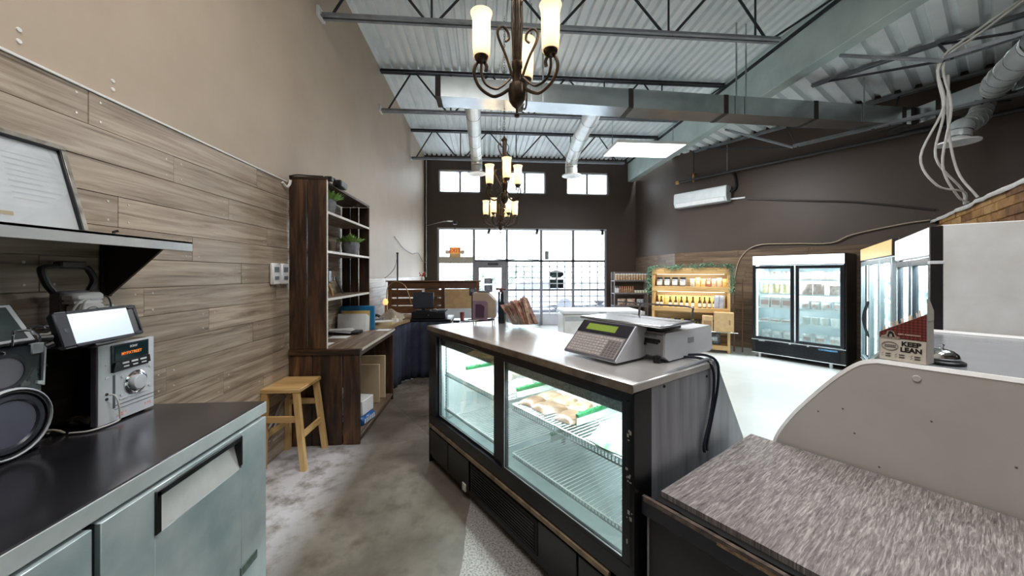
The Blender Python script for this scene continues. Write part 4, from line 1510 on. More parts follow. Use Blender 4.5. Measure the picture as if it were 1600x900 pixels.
for k, (x, y, lab) in enumerate(((-1.72, 3.62, 'loose white sheet lying near the front corner of the desk'), (-1.70, 4.02, 'loose white sheet lying before the black tray on the desk'), (-1.33, 4.50, 'loose white sheet lying under the blue binder end of the desk'))):
    tag(MB().box(x, x + (.16 if k == 2 else .2), y, y + .15, .9005, .903 + .0, 0).obj('loose_sheet', paper), lab, 'paper', 'loose sheets on the desk')

# ---- counter with dark cloth beyond the desk
t = thing('cloth_front_counter', 'oak topped counter with draped navy cloth beyond the dark desk', 'counter', (-1.80, 4.74, 0))
MB().prism([(0, 0), (.56, 0), (.58, .5), (.66, .86), (.62, 1.5), (0, 1.5)], .865, .9).obj('oak_top', counter_y, t)
MB().box(.55, 1.28, .88, 1.5, .865, .895, .004).obj('dark_top', black_mt, t)
MB().box(1.285, 2.15, .82, 1.45, .80, .84, .004).obj('white_top', white_en, t)
path = bez([(.53, .02, 0), (.55, .4, 0), (.60, .72, 0), (.74, .85, 0), (1.0, .87, 0), (1.27, .86, 0)], 14)
nv = len(path)
c = MB()
rows = 7
vs, fs = [], []
for j in range(rows):
    z = .004 + (.86 - .004) * j / (rows - 1)
    for i, p in enumerate(path):
        a = path[min(i + 1, nv - 1)] - path[max(i - 1, 0)]
        n_ = Vector((a.y, -a.x, 0)).normalized()
        amp = .016 * (1 - .5 * j / (rows - 1))
        q = p + n_ * (amp * (math.sin(i * .95) + .6 * math.sin(i * .41 + j * .25)))
        vs.append((q.x, q.y, z))
for j in range(rows - 1):
    for i in range(nv - 1):
        fs.append((j * nv + i, j * nv + i + 1, (j + 1) * nv + i + 1, (j + 1) * nv + i))
c.add(vs, fs)
o = c.obj('draped_cloth', P('navy_cloth', (44, 48, 66), .85, 0, (34, 37, 52), 6, .1, 200), t)
md = o.modifiers.new('thick', 'SOLIDIFY')
md.thickness = .006
MB().box(.02, .5, .03, 1.48, .02, .86).obj('carcass', dark_y, t)
MB().box(.7, 1.27, .92, 1.48, .02, .86).obj('carcass', dark_y, t)
MB().box(1.30, 2.13, .9, 1.43, .02, .795).obj('carcass', P('pale_carcass', (206, 200, 196), .5), t)

t = thing('cash_drawer', 'black cash drawer with keyhole on the cloth covered counter', 'cash drawer', (-.87, 5.66, .896))
MB().box(-.26, .26, 0, .4, 0.004, .115, .006).obj('drawer_case', black_mt, t)
MB().box(-.245, .245, -.008, 0, .012, .1, .003).obj('drawer_front', black_pl, t)
MB().cyl((0, -.009, .065), (0, -.014, .065), .012, n=12).obj('keyhole', chrome, t)
t = thing('register_screen', 'black register screen on a low stand on the cash drawer', 'monitor', (-.97, 5.78, 1.012))
o = MB().box(-.165, .165, -.014, .014, .04, .30, .012).obj('panel', P('slate_screen_back', (44, 48, 60), .4), t)
o.rotation_euler = (rad(-8), 0, 0)
MB().box(-.11, .11, -.05, .11, 0, .014, .005).box(-.03, .03, .0, .03, .01, .1, .004).obj('stand', black_pl, t)
o = MB().box(-.02, .02, -.012, .0, .30, .33, .003).obj('white_tab', white_pl, t)
t = thing('small_printer', 'low black box with white cable right of the register screen', 'printer', (-.68, 5.72, 1.012))
MB().box(-.06, .06, 0, .12, 0, .03, .006).obj('case', grey_pl, t)
MB().tube(bez([(-.05, -.01, .02), (-.09, -.02, .04), (-.12, .0, .03)], 5), .006, 6).obj('lead', wc, t)

# clutter at the wall end of the oak top
t = thing('beige_bag', 'crumpled beige bag on the oak counter beyond the desk', 'bag', (-1.40, 5.55, .9))
c = MB()
c.grid(12, 8, lambda u, v: (-.17 + .34 * u + .01 * math.sin(9 * v), -.14 + .28 * v, .16 * math.sin(math.pi * u) ** .5 * math.sin(math.pi * v) ** .5 + .018 * math.sin(11 * u + 5 * v)))
c.obj('cloth', P('beige_canvas', (178, 166, 150), .85, 0, (146, 134, 120), 12, .3, 60), t)
t = thing('note_pads', 'pile of cream note pads on the edge of the oak counter', 'papers', (-1.40, 5.12, .9))
for k in range(4):
    o = MB().box(-.12, .12, -.09, .09, k * .012, k * .012 + .01, .001).obj('pad', P('cream_pad', (222, 208, 166), .7) if k < 3 else paper, t)
    o.rotation_euler = (0, 0, rad(11 * k - 14))
t = thing('desk_phone', 'dark desk phone beside the beige bag', 'phone', (-1.58, 5.30, .9))
MB().prism([(-.1, 0), (.1, 0), (.1, .07), (-.1, .03)], -.09, .09, 'y').obj('base', grey_pl, t)
MB().tube(bez([(-.06, -.05, .07), (-.02, -.05, .1), (.05, -.05, .11), (.09, -.05, .09)], 5), .02, 8).obj('handset', black_pl, t)
t = thing('tape_dispenser', 'white tape roll box on the oak counter by the beige bag', 'dispenser', (-1.29, 5.32, .9))
MB().prism([(-.08, 0), (.08, 0), (.08, .03), (.02, .05), (-.08, .07)], -.03, .03, 'x').obj('base', white_en, t)
MB().tube([(.0, .02 * math.cos(k * .6), .07 + .02 * math.sin(k * .6)) for k in range(10)], .012, 6, True).obj('roll', P('cream_pad', (222, 208, 166), .7), t)
t = thing('orange_lamp', 'small glowing orange lamp on the oak counter by the slatted screen', 'lamp', (-1.60, 5.95, .9))
MB().lathe([(.05, 0), (.05, .02), (.015, .03), (.012, .2), (.001, .2)], 14).obj('base', brass, t)
MB().lathe([(.03, .2), (.045, .24), (.03, .29), (.001, .3)], 14).obj('shade', P('warm_lamp_shade', (250, 206, 150), .5, emit=(255, 190, 110), es=.8), t)
tag(MB().tube(bez([(-1.62, 6.1, .92), (-1.62, 6.1, 1.2), (-1.60, 6.1, 1.38), (-1.48, 6.1, 1.47), (-1.34, 6.1, 1.42), (-1.27, 6.1, 1.28), (-1.22, 6.1, 1.1)], 6), .008, 6).obj('arched_wire', P('copper_wire', (170, 140, 104), .4, .5)), 'thin arched wire before the slatted screen', 'wire')
t = thing('wall_pole', 'thin dark upright pole with a hanging wire by the bright left wall', 'pole', (-1.54, 6.5, 0))
MB().tube([(0, 0, 0), (0, 0, 1.95)], .014, 8).cyl((0, 0, 1.95), (0, 0, 1.98), .02, n=10).obj('shaft', joist_m, t)
MB().tube(bez([(0, 0, 1.9), (-.06, .02, 1.7), (-.16, .03, 1.58), (-.24, .05, 1.52)], 5), .005, 5).obj('wire', P('grey_wire', (130, 130, 134), .5), t)
tag(MB().tube(bez([(-1.81, 7.4, 2.35), (-1.80, 8.1, 2.18), (-1.80, 8.8, 2.12), (-1.80, 9.2, 2.1)], 5), .008, 6).tube(bez([(-1.80, 9.3, 2.12), (-1.79, 9.9, 2.16), (-1.8, 10.6, 1.98), (-1.75, 11.05, 1.95)], 5), .008, 6).obj('wall_wire', P('grey_wire', (130, 130, 134), .5)), 'grey wire running along the bright far left wall', 'wire')

# ---- slatted wooden screen
t = thing('slatted_screen', 'low brown slatted wooden screen behind the register', 'screen', (-1.62, 6.31, 0))
for x in (.0, .90, 1.5):
    MB().box(x - .03, x + .03, -.03, .05, 0, 1.47, .004).obj('post', rust_z, t)
for z0, z1 in ((1.345, 1.465), (1.20, 1.325), (1.065, 1.175), (.92, 1.045), (.6, .9)):
    MB().box(.03, .87, -.012, .012, z0, z1, .003).obj('slat', rust_x, t)
MB().box(.93, 1.47, -.012, .012, 1.345, 1.465, .003).obj('slat', P('red_brown_slat', (110, 72, 58), .55, 0, (84, 54, 44), 8), t)
MB().box(-.06, 1.56, -.05, .07, 1.465, 1.485, .004).obj('top_rail', rust_x, t)
MB().box(.935, 1.465, -.01, .01, 1.0, 1.34, .002).obj('card_panel', kraft, t)
lm = MB()
for k in range(5):
    lm.box(1.1, 1.38, -.0125, -.0105, 1.04 + k * .03, 1.046 + k * .03)
lm.prism([(1.2 + .03 * math.cos(k), 1.31 + .012 * math.sin(k)) for k in range(7)], -.0125, -.0105, 'y')
lm.obj('faint_print', P('faint_gold_print', (206, 180, 130), .7), t)
t = thing('small_flower_vase', 'tiny vase of red flowers on top of the slatted screen', 'vase', (-1.07, 6.32, 1.486))
MB().lathe([(.02, 0), (.03, .03), (.015, .07), (.001, .07)], 12).obj('vase', white_en, t)
c = MB()
r_ = random.Random(9)
for k in range(12):
    p = Vector((r_.uniform(-.06, .06), r_.uniform(-.03, .03), r_.uniform(.08, .15)))
    c.lathe([(.001, -.012), (.014, 0), (.001, .012)], 6, Matrix.Translation(p))
    c.tube([(0, 0, .06), p], .002, 4)
stuff(c.obj('flowers', P('red_flowers', (206, 92, 78), .6), t))
# small things on the white end of the counter
t = thing('red_cup', 'small dark red cup on the pale counter end behind the display case', 'cup', (-.36, 5.85, .84))
MB().lathe([(.03, 0), (.038, .14), (.034, .14), (.027, .008), (.001, .008)], 16).obj('cup', P('dark_red_cup', (130, 62, 66), .4), t)
MB().cyl((0, 0, 0), (0, 0, .006), .07, n=16).obj('saucer', black_pl, t)
for k, (x, y, lab) in enumerate(((-.44, 5.66, 'small black box on the pale counter end, left one'), (-.28, 5.63, 'small black box on the pale counter end, right one'))):
    tag(MB().box(x - .05, x + .05, y - .03, y + .03, .84, .875, .005).obj('small_black_box', black_pl), lab, 'box', 'black boxes on the pale counter end')
t = thing('payment_terminal', 'dark payment terminal on a slim stand behind the display case', 'card reader', (-.20, 5.98, .84))
MB().cyl((0, 0, 0), (0, 0, .01), .08, n=18).cyl((0, 0, 0), (0, 0, .42), .014, n=10).obj('stand', joist_m, t)
o = MB().box(-.05, .06, -.03, .03, .40, .53, .01).obj('terminal', P('plum_black_plastic', (52, 44, 60), .4), t)
o = MB().box(-.03, .04, -.032, -.03, .46, .51, 0).obj('screen', grey_pl, t)

# ================================================================== REFRIGERATED DISPLAY COUNTER (own frame: x across, y along)
t = thing('deli_display_case', 'long black refrigerated deli display case with sliding glass doors', 'display case', tuple(K0), KR)
CL = 2.03
case_blk = P('worn_black_case_paint', (24, 24, 30), .32, .2, (15, 15, 20), 5, .04, 60)
liner = P('white_case_liner', (226, 236, 236), .4, 0, (214, 226, 226), 4)
c = MB()
c.box(.012, 1.06, .02, CL - .02, .04, .30, .004)
c.obj('base', case_blk, t)
for k in range(9):
    z = .10 + k * .018
    MB().box(-.002, .012, .62, 1.30, z, z + .009, .001).obj('grille_slat', case_blk, t)
MB().box(.004, .012, .60, 1.32, .085, .275, .002).obj('grille_recess', P('deep_black', (8, 8, 10), .7), t)
for y0, y1 in ((.03, .30), (.31, .59), (1.34, 1.66), (1.67, 2.0)):
    MB().box(.0, .012, y0, y1, .07, .285, .003).obj('kick_panel', case_blk, t)
MB().box(-.008, .012, .12, 2.02, .302, .33, .003).obj('bumper_strip', P('scuffed_tan_strip', (150, 130, 104), .45, .3, (104, 88, 70), 14), t)
MB().box(-.006, .006, 1.375, 1.425, .05, .105, .003).obj('outlet_cover', P('ivory_plate', (214, 208, 198), .5), t)
# door frame on the service side
f = MB()
f.box(0, .05, 0, CL, 1.085, 1.12, .003).box(0, .05, 0, CL, .335, .415, .003)
f.box(0, .05, 1.885, CL, .415, 1.085, .003).box(0, .05, 0, .035, .415, 1.085, .003)
f.box(.02, .05, .925, 1.04, .415, 1.085, .003)
f.obj('door_frame', case_blk, t)
for y0, y1, x, lab in ((1.03, 1.895, .034, 0), (.03, .935, .010, 1)):
    d = MB()
    w = .028
    d.box(x - .008, x + .01, y0, y0 + w, .41, 1.09, .002).box(x - .008, x + .01, y1 - w, y1, .41, 1.09, .002)
    d.box(x - .008, x + .01, y0 + w, y1 - w, .41, .432, .002).box(x - .008, x + .01, y0 + w, y1 - w, 1.07, 1.09, .002)
    do = d.obj('sliding_door', P('dark_door_profile', (40, 44, 52), .3, .4, (28, 30, 38), 8), t)
    MB().box(x - .002, x + .002, y0 + w, y1 - w, .432, 1.07, 0).obj('pane', glass_c, do)
    MB().box(x - .009, x - .007, y1 - w - .006, y1 - w, .432, 1.07, 0).box(x - .009, x - .007, y0 + w, y1 - w, .432, .437, 0).obj('bright_edge', P('bright_aluminium', (222, 230, 232), .25, .6), do)
# end panels
prof = [(.125, 0), (.125, 1.155), (.64, 1.175), (.69, 1.15), (.75, 1.085), (1.02, .685), (1.09, .55), (1.1, .4), (1.1, .0)]
end_m = P('streaked_steel_end', (182, 186, 194), .36, .5, (128, 131, 140), 3.2, .03, 120, (3, 1, .22))
MB().prism(prof, 0, .018, 'y').obj('end_panel', end_m, t)
MB().prism(prof, CL - .018, CL, 'y').obj('end_panel', case_blk, t)
MB().box(0, .125, -.002, .02, 0, 1.12, .003).obj('corner_post', case_blk, t)
MB().box(0, .125, CL - .02, CL, 0, 1.12, .003).obj('corner_post', case_blk, t)
for x, z in ((.22, 1.11), (.60, 1.09)):
    MB().cyl((x, .002, z), (x, -.004, z), .008, .006, 8).obj('bolt_head', black_pl, t)
# scratches of bare metal on the corner post
sc = MB()
r_ = random.Random(8)
for k in range(16):
    y, z = .004 + r_.uniform(0, .026), r_.choice((.95, .92, .80, .77, .62, .52)) + r_.uniform(-.02, .02)
    sc.box(-.0006, .0002, y, y + r_.uniform(.004, .012), z, z + r_.uniform(.004, .018), 0)
sc.obj('paint_chips', P('chipped_metal', (176, 174, 170), .5, .3), t)
MB().box(-.012, .66, -.006, CL + .006, 1.122, 1.16, .006).obj('top', P('stainless_counter_top', (214, 211, 208), .22, .55, (196, 193, 191), 3, .02, 150, (1, .1, 1)), t)
MB().box(-.0135, -.011, -.006, CL + .006, 1.122, 1.158, 0).obj('top_edge', P('scuffed_top_edge', (150, 136, 118), .35, .6, (96, 84, 74), 8), t)
# customer side: sloped glass and lower front
MB().prism([(.648, 1.12), (1.075, .56), (1.083, .56), (.656, 1.125)], .02, CL - .02, 'y').obj('front_glass', glass_c, t)
MB().box(1.06, 1.09, .02, CL - .02, .0, .56, .003).obj('lower_front', case_blk, t)
# liner
c = MB()
MB().box(.05, 1.03, .024, CL - .024, .302, .342, 0).obj('shaded_liner_floor', P('shade_grey_liner', (150, 166, 168), .4, .2, (132, 148, 152), 5), t)  # liner floor coloured grey to stand for the shade below the racks
c.prism([(.055, .34), (.055, 1.1), (.63, 1.1), (1.05, .56), (1.05, .34)], .0185, .024, 'y')
c.prism([(.055, .34), (.055, 1.1), (.63, 1.1), (1.05, .56), (1.05, .34)], CL - .024, CL - .0185, 'y')
c.box(1.03, 1.058, .024, CL - .024, .34, .56, 0)
c.box(.055, .64, .02, CL - .02, 1.108, 1.12, 0)
c.obj('liner', liner, t)
MB().box(.056, .10, .03, CL - .03, 1.0, 1.075, .003).obj('light_canopy', P('speckled_canopy', (150, 156, 156), .5, .3, (84, 90, 92), 90), t)
MB().box(.105, .13, .05, CL - .05, 1.055, 1.075, .004).obj('light_tube', emitter('case_tube', (236, 250, 255), 5.0), t)
MB().box(.10, .145, .04, CL - .04, 1.076, 1.106, .003).obj('tube_holder', white_en, t)
rungs = [MB() for _ in range(2)]
wire = P('white_coated_wire', (236, 240, 240), .35, .1)
wire_d = P('grey_wire_front', (120, 132, 134), .4, .4)


def rack(name_, x0, x1, y0, y1, z, fh, mat_front):
    ro = MB()
    for x in (x0, x1):
        ro.tube([(x, y0, z), (x, y1, z)], .004, 5)
    ro.tube([((x0 + x1) / 2, y0, z - .004), ((x0 + x1) / 2, y1, z - .004)], .004, 5)
    ro.tube([(x0, y0, z), (x1, y0, z)], .004, 5).tube([(x0, y1, z), (x1, y1, z)], .004, 5)
    r = ro.obj(name_, wire, t)
    n = int((y1 - y0) / .026)
    w = MB()
    for k in range(1, n):
        y = y0 + (y1 - y0) * k / n
        w.tube([(x0, y, z + .003), (x1, y, z + .003)], .0026, 4)
    stuff(w.obj('wires', wire, r))
    fr = MB()
    fr.tube([(x0, y0, z - fh), (x0, y1, z - fh)], .004, 5)
    for k in range(1, int(n * 1.3)):
        y = y0 + (y1 - y0) * k / int(n * 1.3)
        fr.tube([(x0, y, z - fh), (x0, y, z)], .0028, 4)
    stuff(fr.obj('front_lip', mat_front, r))
    return r


rack('wire_shelf', .12, .60, .06, .98, .765, .035, wire_d)
rack('wire_shelf', .12, .60, 1.06, 1.97, .765, .035, wire_d)
rack('deck_rack', .12, .98, .06, .98, .455, .022, wire_d)
rack('deck_rack', .12, .98, 1.06, 1.97, .455, .022, wire_d)
for y in (1.90, 1.02, .05):
    MB().box(.60, .615, y - .012, y + .012, .36, 1.05, .001).obj('slotted_standard', P('grey_wire_front', (120, 132, 134), .4, .4), t)
MB().box(.115, .135, 1.925, 1.945, .36, 1.02, .001).obj('slotted_standard', P('pale_standard', (176, 190, 192), .4, .4), t)
sl = MB()
for k in range(24):
    sl.box(.1145, .1155, 1.93, 1.94, .40 + k * .025, .412 + k * .025, 0)
sl.obj('slots', P('deep_black', (8, 8, 10), .7), t)

# the lamp of the case
l = area_light('case_light', (0, 0, 0), (0, 0, 0), .06, 1.8, 26, (.92, 1, 1))
l.parent = t
l.location = (.22, CL / 2, 1.07)

# green parsley dividers
gr_m = P('green_plastic_parsley', (22, 112, 64), .5, 0, (12, 76, 40), 60)


def divider(lab, x0, x1, y, z, bare=.0):
    p = K(0, 0)
    o = thing('shelf_divider', lab, 'divider', tuple(K(x0, y, z)), KR, 'green topped dividers in the deli case')
    L = x1 - x0
    MB().box(0, L, -.003, .003, 0, .06, .001).obj('plate', P('frosted_plate', (206, 222, 216), .3), o)
    g = MB()
    r2 = random.Random(int(y * 1000))
    g.box(0, L, -.011, .011, .045, .068, .004)
    for k in range(90):
        x, yy = r2.uniform(0, L), r2.uniform(-.012, .012)
        h = r2.uniform(.068, .082)
        g.add([(x - .005, yy, .06), (x + .005, yy, .06), (x + r2.uniform(-.004, .004), yy * 1.4, h)], [(0, 1, 2)])
    stuff(g.obj('parsley_fringe', gr_m, o, smooth=False))


divider('green topped divider on the upper case shelf behind the brown packs', .20, .56, 1.045, .77)
divider('green topped divider on the upper case shelf before the brown packs, nearest', .20, .54, .50, .77)
divider('green topped divider on the upper case shelf behind the left sliding door', .19, .58, 1.72, .77)
divider('green topped divider on the lower case rack, right section', .40, .75, .93, .46)

# vacuum packs of meat
pack_c = [P('brown_meat_pack', (104, 80, 60), .4, 0, (70, 52, 40), 22, .3, 40, coat=.15), P('tan_meat_pack', (158, 136, 114), .4, 0, (100, 80, 62), 20, .3, 40, coat=.15),
          P('pale_frosted_pack', (204, 198, 190), .3, 0, (166, 154, 144), 12, .15, 30, coat=.5)]


def pack_mesh(l, w, h, mat, seed):
    r2 = random.Random(seed)
    ph = [r2.uniform(0, 6) for _ in range(4)]
    n = 10

    def top(u, v):
        a, b = 2 * u - 1, 2 * v - 1
        e_ = max(0, (1 - abs(a) ** 3) * (1 - abs(b) ** 3))
        return (a * l / 2 + .006 * math.sin(3 * b + ph[0]), b * w / 2 + .006 * math.sin(3 * a + ph[1]), .004 + h * e_ ** .6 * (1 + .12 * math.sin(5 * a + ph[2]) * math.sin(4 * b + ph[3])))
    c = MB().grid(n, n, top)
    c.grid(n, n, lambda u, v: ((2 * u - 1) * l / 2 + .006 * math.sin(3 * (2 * v - 1) + ph[0]), (2 * v - 1) * w / 2 + .006 * math.sin(3 * (2 * u - 1) + ph[1]), .0005))
    return c.mesh('meat_pack', mat)


def packs(rows, z, lab_fn, grp):
    for i, (x, y, l, w, h, mi, rz) in enumerate(rows):
        o = link('meat_pack', pack_mesh(l, w, h, pack_c[mi], int(x * 977 + y * 131 + i)), None, tuple(K(x, y, z)), (0, 0, KR + rad(rz)))
        tag(o, lab_fn(i), 'meat pack', grp)


packs([(.24, .92, .17, .12, .028, 0, 20), (.25, .77, .18, .16, .034, 0, -10), (.26, .60, .18, .14, .03, 0, 15)], .77,
      lambda i: ('brown vacuum packed meat at the front of the upper shelf, farthest of three', 'largest brown vacuum packed meat at the front of the upper shelf, middle of three', 'brown vacuum packed meat beside the nearest green divider')[i], 'brown packs on the upper case shelf')
packs([(.41, .94, .16, .12, .024, 1, 5), (.42, .81, .16, .14, .026, 1, -8), (.43, .67, .16, .13, .026, 1, 10), (.43, .56, .15, .09, .024, 1, 0)], .77,
      lambda i: 'tan vacuum packed meat in the second row, %s from the far end' % NTH[i], 'tan packs on the upper case shelf')
packs([(.53, .90, .13, .12, .03, 2, 5), (.53, .76, .13, .12, .03, 2, -8), (.53, .62, .13, .12, .03, 2, 3)], .77,
      lambda i: 'pale frosted pack at the back of the upper case shelf, %s from the far end' % NTH[i], 'pale packs at the back of the upper case shelf')
packs([(.34, .36, .2, .12, .035, 2, 14), (.48, .24, .2, .14, .03, 2, -6), (.26, .17, .14, .1, .03, 2, 30)], .77,
      lambda i: ('pale crumpled pack next to the nearest green divider on its far side', 'pale crumpled pack at the back near end of the upper case shelf', 'pale crumpled pack at the near end front of the upper case shelf')[i], 'pale packs at the near end of the case')
packs([(.27, 1.20, .16, .14, .04, 2, 8), (.42, 1.25, .16, .12, .04, 2, -12), (.26, 1.42, .15, .13, .035, 2, 0), (.44, 1.48, .18, .14, .04, 2, 20), (.40, 1.84, .16, .1, .04, 2, 10)], .77,
      lambda i: 'pale wrapped pack behind the left case door, %s from the near end' % NTH[i], 'pale packs behind the left case door')
tag(link('meat_pack', pack_mesh(.2, .22, .05, P('green_printed_pack', (206, 222, 206), .3, 0, (120, 176, 138), 26), 77), None, tuple(K(.22, .26, .77)), (0, 0, KR)), 'green printed flat pack at the near end of the upper case shelf', 'meat pack')

# ---- label printing scale on the case
t = thing('label_scale', 'grey and white label printing scale on the near end of the display case', 'scale', tuple(K(.0, .0, 1.161)), KR)
sc_w = P('pale_grey_scale_case', (234, 236, 241), .35, 0, (224, 226, 232), 5)
MB().prism([(.17, .012), (.165, .022), (.325, .172), (.345, .176), (.42, .16), (.42, .02), (.36, .012)], .215, .56, 'y').obj('console', sc_w, t)
sl_o = Vector((.165, 0, .022))
sl_d = Vector((.16, 0, .15)).normalized()
sl_n = Vector((-.15, 0, .16)).normalized()


def slab(name_, u0, u1, y0, y1, h0, h1, mat, par=t):
    ps = []
    for h in (h0, h1):
        for u, y in ((u0, y0), (u1, y0), (u1, y1), (u0, y1)):
            p = sl_o + sl_d * u + sl_n * h
            ps.append((p.x, y, p.z))
    return MB().add(ps, [(0, 1, 2, 3), (4, 5, 6, 7), (0, 1, 5, 4), (1, 2, 6, 5), (2, 3, 7, 6), (3, 0, 4, 7)]).obj(name_, mat, par, smooth=False)


slab('face_plate', -.004, .222, .22, .556, 0.0, .003, P('scale_face_grey', (92, 92, 98), .4))
slab('display_bezel', .142, .216, .222, .554, .003, .006, P('dark_display_bezel', (42, 38, 46), .25))
slab('lcd', .158, .200, .305, .50, .006, .0072, P('lcd_green', (122, 142, 62), .35, 0, (114, 134, 56), 3, emit=(150, 180, 50), es=.1))
kp = slab('keypad', .006, .132, .228, .548, .003, .0045, P('keypad_membrane', (156, 148, 146), .5, 0, (138, 130, 128), 40))
kc = MB()
kd = MB()
for i in range(7):
    for j in range(15):
        u = .012 + i * .0168
        y = .236 + j * .0206
        ps = []
        for h in (.0045, .0062):
            for a, b in ((u, y), (u + .0125, y), (u + .0125, y + .0155), (u, y + .0155)):
                p = sl_o + sl_d * a + sl_n * h
                ps.append((p.x, b, p.z))
        tgt = kd if (j < 4 and i < 6) else kc
        tgt.add(ps, [(4, 5, 6, 7), (0, 1, 5, 4), (1, 2, 6, 5), (2, 3, 7, 6), (3, 0, 4, 7)])
kc.obj('keys', P('pale_keys', (190, 182, 178), .5, 0, (150, 142, 140), 120), kp, smooth=False)
kd.obj('dark_keys', P('dark_keys', (112, 104, 104), .5), kp, smooth=False)
MB().prism([(.405, .03), (.405, .135), (.415, .145), (.86, .15), (.875, .14), (.89, .02), (.86, .006), (.44, .006)], .105, .255, 'y').obj('printer_housing', sc_w, t)
MB().prism([(.402, .032), (.402, .132), (.41, .14), (.41, .032)], .118, .245, 'y').obj('printer_face', P('printer_face_grey', (176, 178, 184), .4), t)
MB().box(.399, .403, .13, .235, .098, .112, 0).obj('label_slot', P('deep_black', (8, 8, 10), .7), t)
MB().box(.397, .403, .14, .225, .088, .096, .001).box(.394, .403, .205, .225, .075, .09, .002).obj('tear_bar', black_pl, t)
MB().box(.4, .403, .15, .22, .122, .136, .004).obj('latch', grey_pl, t)
MB().box(.62, .68, .1035, .106, .075, .105, .006).obj('rating_plate', P('rating_plate_grey', (170, 172, 176), .4), t)
MB().box(.36, .86, .255, .56, .02, .145, .012).obj('body', sc_w, t)
for x in (.39, .80):
    for y in (.14, .52):
        MB().cyl((x, y, 0), (x, y, .03), .018, n=10).obj('foot', black_pl, t)
MB().box(.42, .62, .14, .56, .15, .176, .004).obj('platter_support', P('dark_support', (44, 44, 50), .4), t)
MB().box(.335, .645, .085, .605, .178, .192, .005).obj('platter', P('platter_steel', (190, 192, 196), .25, .9, (170, 172, 176), 5), t)
MB().tube(bez([(.64, .10, .185), (.66, .10, .24), (.665, .12, .262), (.665, .3, .262), (.665, .58, .262)], 4), .005, 6).tube([(.65, .42, .185), (.665, .42, .262)], .006, 6).obj('guard_rail', P('grey_guard_wire', (120, 118, 120), .3, .7), t)
t = thing('scale_cables', 'two dark blue cables hanging from the scale down the case end', 'cables', tuple(K(0, 0, 0)), KR)
bl = P('dark_blue_cable', (22, 28, 44), .4)
MB().tube(bez([(.62, .12, 1.172), (.66, .03, 1.18), (.69, -.012, 1.14), (.685, -.014, 1.02), (.63, -.016, .9), (.575, -.016, .78), (.57, -.016, .735)], 6), .007, 7).obj('cable', bl, t)
MB().tube(bez([(.58, .12, 1.168), (.60, .02, 1.172), (.64, -.012, 1.12), (.645, -.013, 1.0), (.60, -.016, .88), (.545, -.016, .78), (.545, -.016, .735)], 6), .007, 7).obj('cable', bl, t)

# ---- things at the far end of the case top
Z = 1.161
t = thing('bag_dispenser', 'tan and plum box dispenser standing at the far end of the case top', 'dispenser', tuple(K(.48, 1.90, Z)), KR + rad(-40))
MB().prism([(-.10, .045), (.10, .045), (.10, .20), (.03, .27), (-.10, .27)], -.05, .09, 'y').obj('body', P('tan_box_card', (176, 158, 138), .6, 0, (160, 142, 124), 6), t)
MB().prism([(-.095, .03), (.035, .03), (.035, .185), (.02, .2), (-.095, .2)], -.075, -.05, 'y').obj('front_box', P('plum_grey_box', (138, 116, 128), .5, 0, (120, 98, 112), 6), t)
MB().prism([(-.07, .055), (.005, .055), (.01, .15), (-.02, .17), (-.07, .17)], -.08, -.075, 'y').obj('dark_window', P('deep_plum', (74, 50, 70), .4), t)
MB().box(-.07, .06, .0, .06, .27, .285, .005).obj('grey_lid', P('slate_lid', (96, 96, 112), .5), t)
for x in (-.09, .08):
    for y in (-.06, .07):
        MB().cyl((x, y, 0), (x, y, .05), .005, n=6).obj('leg', chrome, t)
t = thing('bottle_stand', 'slim dark stand with reddish cap beside the tan dispenser on the case top', 'stand', tuple(K(.57, 1.77, Z)), KR + rad(-40))
t.scale = (1.1, 1.1, 1.1)
MB().box(-.022, -.008, -.008, .008, 0, .255, .002).box(.008, .024, -.008, .008, 0, .255, .002).obj('upright', P('ink_black', (24, 26, 34), .4), t)
MB().lathe([(.03, 0), (.032, .02), (.032, .13), (.02, .165), (.013, .18), (.012, .24), (.001, .24)], 18, Matrix.Translation((.008, .024, 0))).obj('bottle', P('dark_teal_glass', (36, 52, 58), .15), t)
MB().box(-.04, .042, -.015, .015, .268, .285, .004).box(-.01, .012, -.006, .006, .25, .27, 0).obj('cap', P('red_brown_cap', (122, 82, 76), .5), t)
t = thing('snack_rack', 'clear slanted rack for stick packs on the case top', 'rack', tuple(K(.60, 1.52, Z)), KR)
MB().prism([(-.12, 0), (.12, 0), (.12, .01), (-.12, .01)], -.1, .1, 'y').obj('base_plate', glass('acrylic', (.95, .97, .97), .08), t)
o = MB().box(-.1, .1, .10, .106, .0, .18, .001).box(-.1, -.095, -.14, .1, .0, .1, .001).box(.095, .1, -.14, .1, .0, .1, .001).obj('rack_walls', glass('acrylic', (.95, .97, .97), .08), t)
pk = [P('red_brown_pack', (140, 60, 56), .35, 0, (206, 178, 150), 26), P('cream_brown_pack', (206, 180, 150), .35, 0, (104, 58, 46), 30), P('dark_maroon_pack', (96, 48, 48), .35, 0, (176, 140, 116), 22)]
for k in range(18):
    r2 = random.Random(k + 60)
    a, b = k % 9, k // 9
    c = MB().box(-.018, .018, -.006, .006, 0, .20 + .02 * r2.random(), .004).box(-.018, .018, -.002, .002, .20, .235, .001)
    o = c.obj('stick_pack', pk[(k * 2 + b) % 3], None, tuple(K(.545 + b * .06, 1.53 - a * .026, Z + .016 + .003 * a)), (rad(-50 + 2.5 * a + r2.uniform(-5, 5)), rad(r2.uniform(-6, 6)), KR))
    tag(o, '%s snack stick pack from the left, %s row of the clear slanted rack' % (NTH[a], 'rear' if b == 0 else 'front'), 'snack pack', 'snack packs in the slanted rack' if b == 0 else 'front snack packs in the slanted rack')
t = thing('card_tray', 'white and teal card tray on a grey box behind the snack rack', 'tray', tuple(K(1.35, 2.2, .80)), KR)
